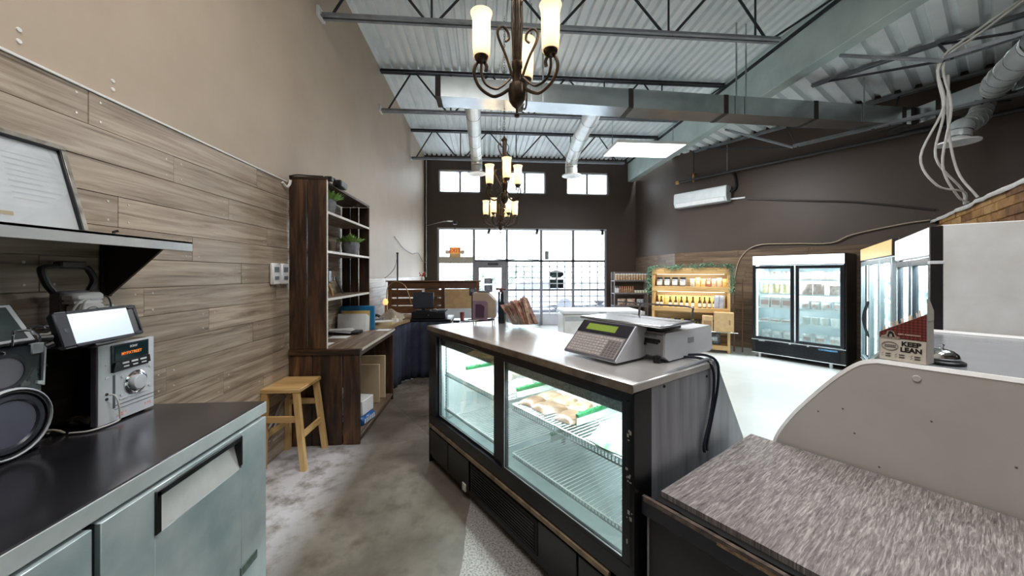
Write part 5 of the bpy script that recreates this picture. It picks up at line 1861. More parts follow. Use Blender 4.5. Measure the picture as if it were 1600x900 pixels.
MB().box(-.12, .12, -.09, .09, .0, .05, .004).obj('tray', white_en, t)
MB().box(-.10, .10, -.092, -.088, .005, .04, 0).obj('teal_front', P('teal_print', (120, 172, 164), .5), t)
t = thing('pedestal_box', 'grey box pedestal behind the snack rack', 'pedestal', tuple(K(1.45, 2.2, 0)), KR)
MB().box(-.28, .28, -.3, .2, 0, .795, .006).obj('box', P('warm_grey_board', (150, 140, 136), .6), t)

# ---- low laminate table against the case end
t = thing('laminate_counter', 'low counter with grey wood grain laminate top in the right foreground', 'counter', tuple(K(0, 0, 0)), KR)
m, nt, bs = newmat('grey_grain_laminate')
v_ = coords(nt, (14, 150, 1), False, False)
f1 = noise(nt, v_, 1.0, 4, .6, .8)
cc = ramp(nt, f1, [(.3, lin((92, 86, 86))), (.5, lin((138, 131, 129))), (.7, lin((186, 180, 176)))])
nt.links.new(cc, bs.inputs['Base Color'])
bs.inputs['Roughness'].default_value = .38
bump(nt, bs, f1, .25, .003)
MB().prism([(.092, -1.9), (.985, -1.9), (.985, -.055), (.105, -.055)], .70, .722).obj('laminate_top', m, t, smooth=False)
c = MB()
pts = []
r_ = random.Random(31)
for k in range(60):
    y = -.05 - k * .031
    pts.append((.074 + r_.uniform(-.004, .005), y))
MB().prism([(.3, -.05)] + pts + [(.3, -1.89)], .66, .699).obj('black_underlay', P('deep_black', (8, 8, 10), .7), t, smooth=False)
fas = P('worn_black_board', (44, 44, 54), .35, 0, (30, 30, 38), 6)
MB().box(.036, .056, -1.9, -.01, .632, .706, .004).obj('fascia_board', fas, t)
MB().box(.0355, .0362, -1.9, -.02, .690, .705, 0).box(.038, .054, -1.9, -.012, .7055, .7068, 0).obj('worn_edge', P('chipped_brown_edge', (116, 100, 88), .4, .1, (50, 44, 44), 26), t)
MB().box(.0352, .0358, -.62, -.30, .684, .695, .0).obj('bare_wood_chip', P('bare_wood', (176, 146, 110), .6, 0, (90, 72, 56), 40), t)
MB().box(.060, .085, -1.9, -.03, .0, .632, .003).obj('front_panel', P('brown_black_panel', (52, 47, 48), .5, 0, (42, 38, 40), 4), t)
MB().box(.052, .062, -.034, -.026, .0, .64, .001).obj('pale_edge_strip', P('worn_pale_edge', (150, 148, 146), .5), t)
MB().box(.085, .98, -1.88, -.065, .02, .66).obj('carcass', case_blk, t)

# ---- white curved bakery case
t = thing('bakery_case', 'white display case with curved glass front and white side panel', 'display case', tuple(K(0, 0, 0)), KR)
cur = bez([(-.150, .0, .62), (-.168, 0, .724), (-.205, 0, .81), (-.268, 0, .916), (-.368, 0, 1.055), (-.437, 0, 1.138), (-.492, 0, 1.188), (-.545, 0, 1.207)], 5)
pl_ = [(p.x, p.z) for p in cur]
side = [(-.14, 0), (-.15, .62)] + pl_[1:] + [(-1.35, 1.207), (-1.35, 0)]
for x0 in (1.0, 2.515):
    MB().prism(side, x0, x0 + .028, 'x').obj('side_panel', P('white_side_panel', (200, 197, 192), .42, 0, (188, 183, 176), 2), t)
    r0 = [(x0 + .014, a, b) for a, b in pl_] + [(x0 + .014, -1.35, 1.208)]
    MB().tube(r0, .0165, 6).obj('edge_rim', white_en, t)
MB().cyl((.999, -.66, 1.165), (.996, -.66, 1.165), .014, .012, 14).obj('screw_cap', P('pale_cap', (206, 202, 196), .4), t)
for y, z in ((-.34, .93), (-.43, .97), (-.47, .87), (-.55, .75), (-.7, 1.0), (-.9, .9)):
    MB().cyl((.9995, y, z), (.9988, y, z), .004, .003, 7).obj('scuff', P('scuff_grey', (120, 112, 106), .7), t)
nv = len(pl_)
vs = [(1.03, a, b) for a, b in pl_] + [(2.515, a, b) for a, b in pl_]
o = MB().add(vs, [(i, i + 1, nv + i + 1, nv + i) for i in range(nv - 1)]).obj('curved_glass', glass_c, t)
MB().box(1.028, 2.515, -1.34, -.56, 1.19, 1.206, .003).obj('top_panel', P('satin_white_top', (140, 142, 147), .2, 0, (132, 134, 140), 3), t)
MB().box(1.028, 2.515, -.58, -.555, 1.186, 1.209, .003).obj('top_edge', white_en, t)
MB().box(1.028, 2.515, -1.34, -.15, .0, .60, .004).obj('base_cabinet', white_en, t)
MB().box(1.028, 2.515, -1.34, -1.30, .6, 1.19, .003).obj('rear_panel', white_en, t)
MB().box(1.03, 2.553, -1.0, -.40, .90, .908, .001).obj('inner_shelf', glass('acrylic', (.95, .97, .97), .08), t)

# ---- snack box and bell on the bakery case
t = thing('snack_box', 'cardboard snack box reading KEEP LEAN on the white bakery case', 'box', tuple(K(1.035, -.545, 1.222)), KR + rad(-8))
bx_w = P('cream_box_card', (222, 214, 200), .55, 0, (210, 202, 188), 8)
m, nt, bs = newmat('red_plaid_print')
g = nt.nodes.new('ShaderNodeTexCoord').outputs['Object']
sp = nt.nodes.new('ShaderNodeSeparateXYZ')
nt.links.new(g, sp.inputs[0])


def stripes(sock, f_):
    a = nt.nodes.new('ShaderNodeMath')
    a.operation = 'MULTIPLY'
    a.inputs[1].default_value = f_
    nt.links.new(sock, a.inputs[0])
    b = nt.nodes.new('ShaderNodeMath')
    b.operation = 'SINE'
    nt.links.new(a.outputs[0], b.inputs[0])
    return step(b.outputs[0], -.2, .2)


ad = nt.nodes.new('ShaderNodeMath')
ad.operation = 'ADD'
nt.links.new(stripes(sp.outputs[1], 520.0), ad.inputs[0])
nt.links.new(stripes(sp.outputs[2], 520.0), ad.inputs[1])
nt.links.new(ramp(nt, mul(ad.outputs[0], .5), [(.1, lin((132, 56, 46))), (.5, lin((106, 42, 36))), (.9, lin((72, 30, 28)))]), bs.inputs['Base Color'])
bs.inputs['Roughness'].default_value = .5
BWd, BD = .143, .085
h0, h1, hs = .122, .212, .098
MB().prism([(0, 0), (-BWd, 0), (-BWd, h1), (0, h0)], 0, .0025, 'x').obj('front_side', bx_w, t, smooth=False)
MB().prism([(0, 0), (-BWd, 0), (-BWd, h1), (0, h0)], BD, BD + .0025, 'x').obj('rear_side', bx_w, t, smooth=False)
MB().box(0, BD, -.0025, 0, 0, h0, 0).box(0, BD, -BWd, -BWd + .0025, 0, h1, 0).box(0, BD, -BWd, 0, 0, .003, 0).obj('walls', bx_w, t, smooth=False)
MB().add([(0, -BWd - .001, h1 - .03), (BD, -BWd - .001, h1 - .03), (BD, -BWd - .001, h1 + .01), (BD * .7, -BWd + .006, h1 + .06), (BD * .3, -BWd + .006, h1 + .06), (0, -BWd - .001, h1 + .01)], [(0, 1, 2, 3, 4, 5)]).obj('back_flap', bx_w, t)
MB().prism([(-.001, hs), (-BWd + .001, hs), (-BWd + .001, h1 - .002), (-.001, h0 - .001)], -.0012, -.0002, 'x').obj('plaid_panel', m, t, smooth=False)
XF = -.0018
em = MB().prism([(-.005, hs - .002), (-.008, hs + .008), (-.02, hs + .012), (-.026, hs + .028), (-.036, hs + .034), (-.047, hs + .028), (-.052, hs + .012), (-.064, hs + .006), (-.066, hs - .002)], XF, -.0012, 'x')
em.obj('cream_emblem', P('emblem_cream', (196, 184, 166), .6, 0, (110, 98, 88), 120), t, smooth=False)
ink = P('black_ink', (26, 24, 24), .6)
MB().prism([(-.026 - .0, hs + .006), (-.030, hs + .026), (-.036, hs + .03), (-.044, hs + .026), (-.050, hs + .006), (-.043, hs + .004), (-.040, hs + .018), (-.034, hs + .018), (-.032, hs + .004)], XF - .0004, XF, 'x').obj('dark_emblem_mark', ink, t, smooth=False)


def btxt(name_, s_, size, y, z, mat, bold=0.0):
    text(name_, s_, size, mat, t, frame_matrix((-.0008 if z < hs else XF, y, z), (0, -1, 0), (0, 0, 1)), .0004, bold)


btxt('lettering', 'KEEP', .0265, -.098, .077, ink, .0012)
btxt('lettering', 'LEAN', .0265, -.098, .052, ink, .0012)
btxt('lettering', '100% CANADIAN', .0088, -.092, hs + .02, P('pale_red_ink', (226, 196, 176), .6), .0003)
ov = MB()
ov.tube([(-.0008, -.034 + .026 * math.cos(k * .2244), .062 + .019 * math.sin(k * .2244)) for k in range(28)], .0006, 4, True)
ov.tube([(-.0008, -.034 + .023 * math.cos(k * .2244), .062 + .016 * math.sin(k * .2244)) for k in range(28)], .0004, 4, True)
for z in (.066, .059):
    for k in range(7):
        ov.box(-.0012, -.0002, -.052 + k * .0052, -.0485 + k * .0052, z - .002, z + .002, 0)
ov.obj('oval_stamp', ink, t)
tk = MB()
for i, y in enumerate((-.016, -.058, -.104)):
    for j, z in enumerate((.028, .018)):
        tk.tube([(-.0008, y + .008, z), (-.0008, y + .006, z - .002), (-.0008, y + .002, z + .004)], .0005, 4)
        tk.box(-.0012, -.0002, y - .022, y - .004, z + .001, z + .0025, 0).box(-.0012, -.0002, y - .019, y - .004, z - .002, z - .0008, 0)
tk.obj('tick_list', ink, t)
for k in range(9):
    r2 = random.Random(k + 5)
    c = MB().box(-.006, .006, -.0025, .0025, 0, .13, .001)
    o = c.obj('snack_stick', P('white_red_wrapper', (232, 226, 216), .4, 0, (190, 120, 90), 60) if k % 3 else P('gold_wrapper', (200, 176, 120), .4, 0, (226, 214, 190), 50), None,
              tuple(K(1.055 + .02 * (k % 3), -.565 - .014 * k, 1.236 + .0095 * k)), (rad(r2.uniform(-12, 4)), rad(r2.uniform(-8, 8)), KR + r2.uniform(-.4, .4)))
    tag(o, 'small wrapped snack stick in the open KEEP LEAN box, %s from its low end' % NTH[k], 'snack stick', 'snack sticks in the box')
t = thing('counter_bell', 'chrome service bell on black base beside the snack box', 'bell', tuple(K(1.225, -.715, 1.206)))
t.scale = (1.2, 1.2, 1.2)
MB().lathe([(.05, 0), (.056, .002), (.056, .010), (.046, .016), (.001, .016)], 32).obj('base', black_pl, t)
MB().lathe([(.043, .018), (.044, .021), (.040, .036), (.028, .049), (.012, .055), (.001, .056)], 32).obj('dome', chrome, t)
MB().lathe([(.0035, .054), (.0035, .064), (.006, .066), (.006, .070), (.001, .072)], 12).obj('plunger', chrome, t)

# ================================================================== RIGHT SIDE: COOLERS, SHELVES
sign_w = P('lit_white_sign', (246, 246, 248), .4, emit=(250, 250, 252), es=1.0)
cool_blk = P('black_cooler_shell', (38, 33, 33), .4, .1, (30, 26, 27), 3)
frame_blk = P('blue_black_frame', (28, 32, 40), .3, .2, (20, 23, 30), 6)
cool_in = P('white_cooler_liner', (228, 238, 240), .4, 0, (216, 230, 234), 3)
led = emitter('cooler_led', (236, 248, 255), 1.8)
cglass = glass('cooler_glass', (.90, .96, .96), .06)


def cooler(lab, loc, rz, w, h, dep, shell, sign, doors, base_h=.36, head_h=.20, handles=False, light=18, fmat=None):
    """front at y=0 facing -y; doors = list of (x0, x1)"""
    t = thing('glass_door_cooler', lab, 'cooler', loc, rz)
    th = .045
    z0, z1 = base_h, h - head_h
    c = MB()
    c.box(0, th, .05, dep, .09, h, .004).box(w - th, w, .05, dep, .09, h, .004).box(th, w - th, .05, dep, h - .04, h, .003).box(th, w - th, dep - .03, dep, .09, h - .04, .003)
    c.box(th, w - th, .05, dep - .03, .09, z0 - .02, .002)
    c.obj('cabinet', shell, t)
    c = MB()
    c.box(th, w - th, dep - .045, dep - .031, z0, h - .045, 0).box(th + .0005, th + .012, .08, dep - .046, z0, h - .045, 0).box(w - th - .012, w - th - .0005, .08, dep - .046, z0, h - .045, 0)
    c.box(th, w - th, .08, dep - .046, z0 - .018, z0, 0).box(th, w - th, .08, dep - .046, z1 + .06, z1 + .07, 0)
    c.obj('liner', cool_in, t)
    MB().box(.01, w - .01, .0, .05, z1 + .012, h - .004, .004).obj('sign_box', shell, t)
    MB().box(.02, w - .02, -.004, .0, z1 + .022, h - .012, .001).obj('sign_panel', sign, t)
    # grille
    MB().box(.005, w - .005, .012, .05, .09, z0 - .02, .003).obj('grille_back', P('deep_black', (8, 8, 10), .7), t)
    n = int((z0 - .16) / .022)
    for k in range(n):
        z = .115 + k * .022
        MB().box(.06, w - .08, -.001, .014, z, z + .011, .001).obj('grille_slat', frame_blk, t)
    MB().box(.0, w, -.004, .03, .085, .097, .001).box(0, w, -.004, .03, z0 - .022, z0 - .012, .001).obj('bright_trim', P('bright_aluminium', (222, 230, 232), .25, .6), t)
    MB().box(.005, w - .005, .0, .05, z0 - .05, z0 - .022, .002).obj('kick_rail', frame_blk, t)
    for x in (.12, w - .2):
        MB().cyl((x, .06, .0), (x, .06, .09), .024, .03, 10).obj('foot', P('pale_foot', (206, 210, 212), .4, .3), t)
        MB().cyl((x, dep - .08, .0), (x, dep - .08, .09), .024, .03, 10).obj('foot', black_pl, t)
    for (x0, x1) in doors:
        f = MB()
        fw = .052
        f.box(x0, x0 + fw, .0, .042, z0, z1, .004).box(x1 - fw, x1, .0, .042, z0, z1, .004).box(x0 + fw, x1 - fw, .0, .042, z0, z0 + fw * .8, .004).box(x0 + fw, x1 - fw, .0, .042, z1 - fw, z1, .004)
        d = f.obj('door', fmat or frame_blk, t)
        MB().box(x0 + fw, x1 - fw, .016, .022, z0 + fw * .8, z1 - fw, 0).obj('pane', cglass, d)
        g = MB()
        g.box(x0 + fw, x0 + fw + .006, -.001, .004, z0 + fw * .8, z1 - fw, 0).box(x1 - fw - .006, x1 - fw, -.001, .004, z0 + fw * .8, z1 - fw, 0)
        g.obj('bright_edge', P('bright_aluminium', (222, 230, 232), .25, .6), d)
        if handles and doors.index((x0, x1)) < 2:
            zc = (z0 + z1) / 2 - .08
            hx, sg = (x1 - .03, -1) if doors.index((x0, x1)) == 0 else (x0 + .03, 1)
            MB().tube(bez([(hx, -.002, zc - .24), (hx + sg * .02, -.035, zc - .12), (hx + sg * .045, -.05, zc), (hx + sg * .02, -.035, zc + .12), (hx, -.002, zc + .24)], 5), .011, 8).obj('handle', frame_blk, d)
    # shelves
    for k in range(4):
        z = z0 + .06 + (z1 - z0 - .05) * (k + 1) / 5.0
        c = MB()
        for q in (.10, .32, dep - .08):
            c.tube([(th + .015, q, z), (w - th - .015, q, z)], .004, 5)
        nn = int((w - 2 * th) / .05)
        for q in range(nn + 1):
            x = th + .015 + (w - 2 * th - .03) * q / nn
            c.tube([(x, .10, z + .003), (x, dep - .08, z + .003)], .0022, 4)
        c.box(th + .015, w - th - .015, .092, .10, z - .012, z + .012, 0)
        c.obj('shelf', wire, t)
    xs = [(a[1] + b[0]) / 2 for a, b in zip(doors[:-1], doors[1:])]
    for x in xs + [th + .03, w - th - .03]:
        MB().box(x - .012, x + .012, .06, .075, z0 + .04, z1 - .03, .002).obj('led_strip', led, t)
    l = area_light('cooler_light', (0, 0, 0), (0, 0, 0), w - .2, .1, light, (.93, .98, 1))
    l.parent = t
    l.location = (w / 2, .12, z1 + .05)
    l.rotation_euler = (rad(-18), 0, 0)
    return t


def local(t_, x, y, z):
    a = t_.rotation_euler[2]
    o = Vector(t_.location)
    return (o.x + math.cos(a) * x - math.sin(a) * y, o.y + math.sin(a) * x + math.cos(a) * y, o.z + z)


c1 = cooler('black two-door glass cooler with white sign band on the brown right wall', (5.2, 6.62, 0), rad(-58.2), 1.375, 1.95, .74, cool_blk, sign_w, [(.02, .675), (.695, 1.355)], light=75)
MB().box(1.02, 1.27, -.003, .0, .285, .315, .001).obj('control_panel', P('blue_control_panel', (90, 150, 190), .3, 0, (30, 60, 90), 30), c1)
MB().box(.12, .22, -.003, .0, .316, .332, .001).obj('badge', P('pale_badge', (190, 196, 204), .3, .4), c1)
for x in (.60, .86):
    MB().box(x, x + .03, -.004, .0, .318, .336, .001).obj('lock', P('pale_badge', (190, 196, 204), .3, .4), c1)

# goods in the two-door cooler
zs = [.36 + .004] + [.36 + .06 + (1.75 - .36 - .05) * (k + 1) / 5.0 + .008 for k in range(4)]
tub_w, tub_y = P('white_tub', (232, 230, 226), .4), P('cream_tub', (222, 200, 150), .4, 0, (236, 228, 210), 20)
lid_b, lid_y = P('brown_lid', (120, 88, 78), .5), P('yellow_lid', (222, 196, 110), .4)
bag_w, bag_p = P('white_food_bag', (232, 232, 232), .35, 0, (196, 192, 192), 16), P('pinkish_food_bag', (222, 204, 196), .35, 0, (180, 150, 140), 16)
carton_w, carton_g = P('white_food_carton', (234, 232, 230), .5, 0, (214, 206, 204), 18), P('rose_print', (206, 172, 168), .6)


def tub(name_, lab, grp, loc, r, h, body, lid, rz=0):
    o = thing(name_, lab, 'tub', loc, rz, grp)
    MB().lathe([(r * .85, 0), (r, h * .86), (.001, h * .86)], 16).obj('body', body, o)
    MB().lathe([(r * 1.06, h * .84), (r * 1.06, h), (.001, h)], 16).obj('lid', lid, o)
    return o


def box_item(name_, lab, cat, grp, loc, rz, sx, sy, sz, mat, band=None, b=.004):
    o = thing(name_, lab, cat, loc, rz, grp)
    MB().box(-sx / 2, sx / 2, -sy / 2, sy / 2, 0, sz, b).obj('carton', mat, o)
    if band:
        MB().box(-sx / 2 + sx * .12, sx / 2 - sx * .12, -sy / 2 - .0015, -sy / 2, sz * .25, sz * .7, 0).obj('print_panel', band, o)
    return o


BAG = {}


def bag(lab, grp, loc, rz, w, h, d, mat, band=None, cat='bag', name_='food_bag'):
    key = (round(w, 3), round(h, 3), round(d, 3), mat.name)
    if key not in BAG:
        c = MB()
        n, m_ = 8, 8

        def sh(sg):
            def f_(u, v):
                a = 2 * u - 1
                th = d / 2 * max(0, (1 - abs(a) ** 2.5)) ** .5 * max(0.0, math.sin(math.pi * min(1, v * .93 + .07))) ** .5
                return (a * w / 2 * (1 - .06 * math.sin(math.pi * v)), sg * th, v * h)
            return f_
        c.grid(n, m_, sh(1)).grid(n, m_, sh(-1))
        BAG[key] = c.mesh('pouch', mat, weld=True)
    o = thing(name_, lab, cat, loc, rz, grp)
    link('pouch', BAG[key], o)
    if band:
        c = MB().grid(4, 2, lambda u, v: ((2 * u - 1) * w * .3, -d * .5 * (max(0, 1 - abs((2 * u - 1) * .6) ** 2.5)) ** .5 - .003, h * (.3 + .35 * v)))
        c.obj('label', band, o)
    return o


az = rad(-58.2)
for k, x in enumerate((.16, .34, .52)):
    tub('round_tub', 'white tub with brown lid behind the left cooler door, %s from left' % NTH[k], 'brown lidded tubs in the two-door cooler', local(c1, x, .2, zs[4]), .065, .14, tub_w, lid_b)
for k, x in enumerate((.16, .34, .50)):
    tub('round_tub', 'cream tub with pale lid behind the left cooler door, %s from left' % NTH[k], 'cream tubs in the two-door cooler', local(c1, x, .2, zs[3]), .075, .2, tub_y, P('pale_blue_lid', (206, 214, 206), .4))
bag('blue printed bag beside the cream tubs in the left of the two-door cooler', None, local(c1, .61, .2, zs[3]), az, .09, .22, .05, P('blue_food_bag', (74, 98, 130), .35, 0, (150, 166, 190), 14))
for k, x in enumerate((.18, .36, .53)):
    box_item('white_carton', 'white carton with rose print behind the left cooler door, %s from left' % NTH[k], 'box', 'white cartons in the two-door cooler', local(c1, x, .22, zs[2]), az, .16, .2, .2, carton_w, carton_g)
for k, x in enumerate((.16, .34, .52)):
    box_item('meat_tray', 'flat wrapped tray behind the left cooler door, %s from left' % NTH[k], 'tray', 'flat trays in the two-door cooler', local(c1, x, .24, zs[1]), az, .16, .24, .05, bag_w, carton_g, .012)
for k, x in enumerate((.18, .36, .53)):
    bag('white bag at the bottom behind the left cooler door, %s from left' % NTH[k], 'white bags on the cooler floor', local(c1, x, .22, zs[0]), az, .18, .16, .12, bag_w)
for k, x in enumerate((.80, .96, 1.12, 1.25)):
    box_item('small_carton', 'small rose and white carton behind the right cooler door, %s from left' % NTH[k], 'box', 'small cartons in the two-door cooler', local(c1, x, .2, zs[4]), az, .13, .15, .12 + .02 * (k % 2), carton_w if k % 2 else P('rose_carton', (190, 150, 148), .5, 0, (226, 216, 212), 20), carton_g)
for k, x in enumerate((.80, .97, 1.2)):
    bag('pinkish bag behind the right cooler door, second shelf, %s from left' % NTH[k], 'pinkish bags in the two-door cooler', local(c1, x, .22, zs[3]), az, .17, .19 - .03 * (k == 2), .1, bag_p)
for k, x in enumerate((.79, .93, 1.08, 1.23)):
    bag('pale bag behind the right cooler door, third shelf, %s from left' % NTH[k], 'pale bags on the third cooler shelf', local(c1, x, .22, zs[2]), az, .15, .15, .1, bag_w, bag_p)
for k, x in enumerate((.80, .93, 1.06, 1.2)):
    tub('round_tub', 'white tub behind the right cooler door, fourth shelf, %s from left' % NTH[k], 'white tubs in the two-door cooler', local(c1, x, .2, zs[1]), .058, .13, tub_w, tub_w)
for k, x in enumerate((.82, 1.0, 1.2)):
    bag('white bag at the bottom behind the right cooler door, %s from left' % NTH[k], 'white bags on the right cooler floor', local(c1, x, .22, zs[0]), az, .18, .16, .12, bag_w, bag_p)

f2z = math.atan2(3.453 - 5.074, 4.277 - 5.755)
c2 = cooler('tall three-section cooler with tan sign band between two black coolers', (5.755, 5.074, 0), f2z, 2.19, 1.98, .74, P('dark_charcoal_shell', (44, 42, 44), .4), P('tan_lit_sign', (226, 186, 128), .4, emit=(226, 180, 116), es=.35),
            [(.02, .735), (.74, 1.45), (1.455, 2.17)], .34, .2, True, 45, P('grey_door_profile', (150, 160, 164), .35, .4))
f3z = math.atan2(2.251 - 3.295, 3.081 - 4.114)
c3 = cooler('white sided two-door cooler with bright white sign band, nearest the bakery case', (4.114, 3.295, 0), f3z, 1.469, 1.935, .76, white_en, sign_w, [(.03, .73), (.74, 1.44)], .30, .22, False, 45)
MB().box(1.43, 1.472, -.004, .055, .09, 1.93, .003).obj('front_post', cool_blk, c3)
MB().box(1.405, 1.474, -.006, .058, 1.668, 1.69, .002).obj('white_bracket', white_pl, c3)
# bottles in the near cooler, pale goods in the tan one
cap_m = P('white_bottle_cap', (240, 240, 242), .35)
bot_m = P('frosty_bottle', (206, 220, 220), .15, 0, (176, 196, 196), 10)
zz = [.30 + .06 + (1.715 - .30 - .05) * (k + 1) / 5.0 + .008 for k in range(4)]
bproto = None
for s_ in range(4):
    for k in range(10):
        x = .12 + k * .135
        lab = 'frosted bottle with white cap in the white sided cooler, %s shelf, %s from left' % (('lowest', 'second', 'third', 'top')[s_], NTH[k])
        if bproto is None:
            bproto = thing('drink_bottle', lab, 'bottle', local(c3, x, .17, zz[s_]), 0, 'bottles on shelf 1 of the white sided cooler')
            MB().lathe([(.032, 0), (.034, .01), (.034, .12), (.014, .165), (.014, .18), (.001, .18)], 12).obj('glass_body', bot_m, bproto)
            MB().lathe([(.02, .175), (.02, .20), (.001, .2)], 10).obj('cap', cap_m, bproto)
        else:
            dup(bproto, local(c3, x, .17, zz[s_]), 0, lab, 'bottles on shelf %d of the white sided cooler' % (s_ + 1))
zz = [.34 + .06 + (1.78 - .34 - .05) * (k + 1) / 5.0 + .008 for k in range(4)]
for s_ in range(4):
    for k in range(9):
        bag('pale food bag in the tan banded cooler, %s shelf, %s from left' % (('lowest', 'second', 'third', 'top')[s_], NTH[k]), 'bags on shelf %d of the tan banded cooler' % (s_ + 1),
            local(c2, .18 + k * .23, .25, zz[s_]), f2z, .2, .2, .12, bag_w if (k + s_) % 3 else P('pale_green_bag', (196, 216, 206), .35, 0, (226, 232, 228), 14))

# ---- wooden goods shelf
wz = math.atan2(6.81 - 7.64, 4.9 - 3.68)
t = thing('wooden_goods_shelf', 'light wooden goods shelf with garland before the right plank wall', 'shelf', (3.68, 7.64, 0), wz)
ws = t
WW = 1.476
for x in (0, WW - .05):
    MB().box(x, x + .05, 0, .36, 0, 1.70, .004).obj('upright', pine_z, t)
for k in range(11):
    z = .62 + k * .0985
    MB().box(.05, WW - .05, .34, .358, z + .002, z + .0955, .003).obj('back_slat', P('honey_back_slat', (210, 186, 142), .5, 0, (194, 168, 122), 4, 0, 60, (.3, 1, 6)), t)
for k in range(3):
    MB().box(.05, WW - .05, .34, .358, .16 + k * .15, .16 + k * .15 + .11, .003).obj('back_slat', P('honey_back_slat', (210, 186, 142), .5), t)
for z, ap in ((1.33, .10), (.89, .09), (.47, .04), (.15, .09)):
    MB().box(.05, WW - .05, .02, .34, z - .022, z, .003).obj('shelf_board', pine_x, t)
    MB().box(.0, WW, -.012, .0195, z - ap, z, .003).obj('front_apron', pine_x, t)
MB().box(-.01, WW + .01, -.015, .37, 1.70, 1.725, .003).obj('top_board', pine_x, t)
MB().box(.0, WW, -.012, .0, 1.60, 1.70, .003).obj('head_board', pine_x, t)
for z in (1.585, 1.215):
    MB().box(.1, WW - .1, .03, .05, z, z + .012, .002).obj('led_bar', emitter('shelf_led', (255, 244, 220), 1.0), t)
    l = area_light('shelf_light', (0, 0, 0), (0, 0, 0), WW - .2, .04, 2.2, (1, .95, .86))
    l.parent = t
    l.location = (WW / 2, .06, z - .006)
    l.rotation_euler = (rad(25), 0, 0)
MB().box(.95, WW + .13, -.20, -.012, .44, .452, .003).obj('metal_ledge', galv, t)

# garland
g = thing('leaf_garland', 'green artificial leaf garland draped over the wooden goods shelf', 'garland', local(ws, 0, 0, 1.725), wz)
path = bez([(-.04, -.03, -.55), (-.05, -.03, -.3), (-.03, -.03, -.02), (.15, -.01, .03), (.4, -.02, .0), (.6, 0, .03), (.85, -.01, .02), (1.1, 0, .05), (1.35, -.02, .03), (WW + .02, -.03, .0), (WW + .03, -.03, -.25), (WW + .02, -.03, -.5)], 7)
MB().tube(path, .006, 5).obj('vine', P('vine_brown_green', (90, 100, 70), .7), g)
r_ = random.Random(17)
lf = MB()
for p in path:
    dense = 13 if (p.x < .05 or p.x > WW - .1 or .35 < p.x < .6 or .75 < p.x < 1.2) else 5
    for k in range(dense):
        q = p + Vector((r_.gauss(0, .03), -abs(r_.gauss(0, .02)) - .006, r_.gauss(.008, .025)))
        u = Vector((r_.uniform(-1, 1), r_.uniform(-.5, .5), r_.uniform(-1, 1))).normalized()
        w = u.orthogonal().normalized()
        l = r_.uniform(.02, .038)
        lf.add([q, q + u * l * .5 + w * l * .35, q + u * l, q + u * l * .5 - w * l * .35], [(0, 1, 2, 3)])
stuff(lf.obj('leaves', P('garland_leaf', (98, 142, 112), .6, 0, (52, 92, 70), 30), g, smooth=False))

jar_g = P('grey_jar_goods', (166, 172, 180), .25, 0, (106, 114, 124), 40)
for k in range(4):
    o = thing('goods_jar', 'grey filled jar with black lid on the upper wooden shelf, %s from left' % NTH[k], 'jar', local(ws, .14 + k * .155, .16, 1.331), wz, 'black lidded jars on the wooden shelf')
    MB().lathe([(.055, 0), (.068, .02), (.068, .12), (.055, .155), (.001, .155)], 16).obj('jar', jar_g, o)
    MB().lathe([(.058, .155), (.058, .195), (.001, .195)], 16).obj('lid', black_pl, o)
    MB().box(-.05, .05, -.071, -.066, .03, .11, .002).obj('label', white_pl, o)
pc = [P('white_blue_pack', (222, 228, 232), .4, 0, (150, 180, 200), 30), P('yellow_pack', (232, 196, 96), .4, 0, (240, 226, 180), 24), P('pink_brown_pack', (206, 158, 140), .4, 0, (150, 90, 80), 24), P('cream_pack', (232, 222, 206), .4, 0, (206, 186, 160), 18)]
for k in range(7):
    bag(('white and blue pouch beside the black lidded jars', 'yellow pouch next to the white and blue pouch', 'yellow pouch before the pink one on the upper wooden shelf', 'pink and brown pouch in the middle right of the upper wooden shelf',
         'cream pouch right of the pink one on the upper wooden shelf', 'second cream pouch near the right end of the upper wooden shelf', 'yellow topped cream pouch at the right end of the upper wooden shelf')[k],
        'pouches on the upper wooden shelf', local(ws, .79 + k * .10, .17, 1.331), wz, .095, .17 + .02 * (k % 2), .06, pc[(0, 1, 1, 2, 3, 3, 1)[k]], pc[3] if k < 4 else None, 'pouch', 'food_pouch')
yb = P('yellow_pasta_box', (236, 214, 140), .5, 0, (226, 200, 116), 10)
bi = 0
for r in range(3):
    for k in range(9):
        o = box_item('yellow_box', 'yellow box behind the bottles, %s row, %s from left' % (('lowest', 'middle', 'top')[r], NTH[k]), 'box', 'yellow boxes behind the bottles', local(ws, .16 + k * .145, .26, .891 + r * .082), wz, .138, .12, .079, yb, None, .002)
ob = P('amber_bottle_glass', (92, 62, 28), .12, 0, (66, 42, 20), 8)
lb = P('white_bottle_label', (236, 232, 224), .5)
bp = None
for k in range(11):
    x = (.10, .18, .36, .47, .58, .69, .80, .93, 1.02, 1.11, 1.2)[k]
    if bp is None:
        bp = thing('sauce_bottle', 'dark amber bottle with white label on the middle wooden shelf, first from left', 'bottle', local(ws, x, .10, .891), wz, 'amber bottles on the middle wooden shelf')
        MB().lathe([(.03, 0), (.032, .008), (.032, .11), (.013, .16), (.013, .21), (.001, .21)], 14).obj('glass_body', ob, bp)
        MB().lathe([(.0328, .02), (.0328, .095)], 14).obj('label', lb, bp)
        MB().lathe([(.015, .2), (.015, .225), (.001, .225)], 10).obj('cap', black_pl, bp)
    else:
        dup(bp, local(ws, x, .10, .891), wz, 'dark amber bottle with white label on the middle wooden shelf, %s from left' % NTH[k])
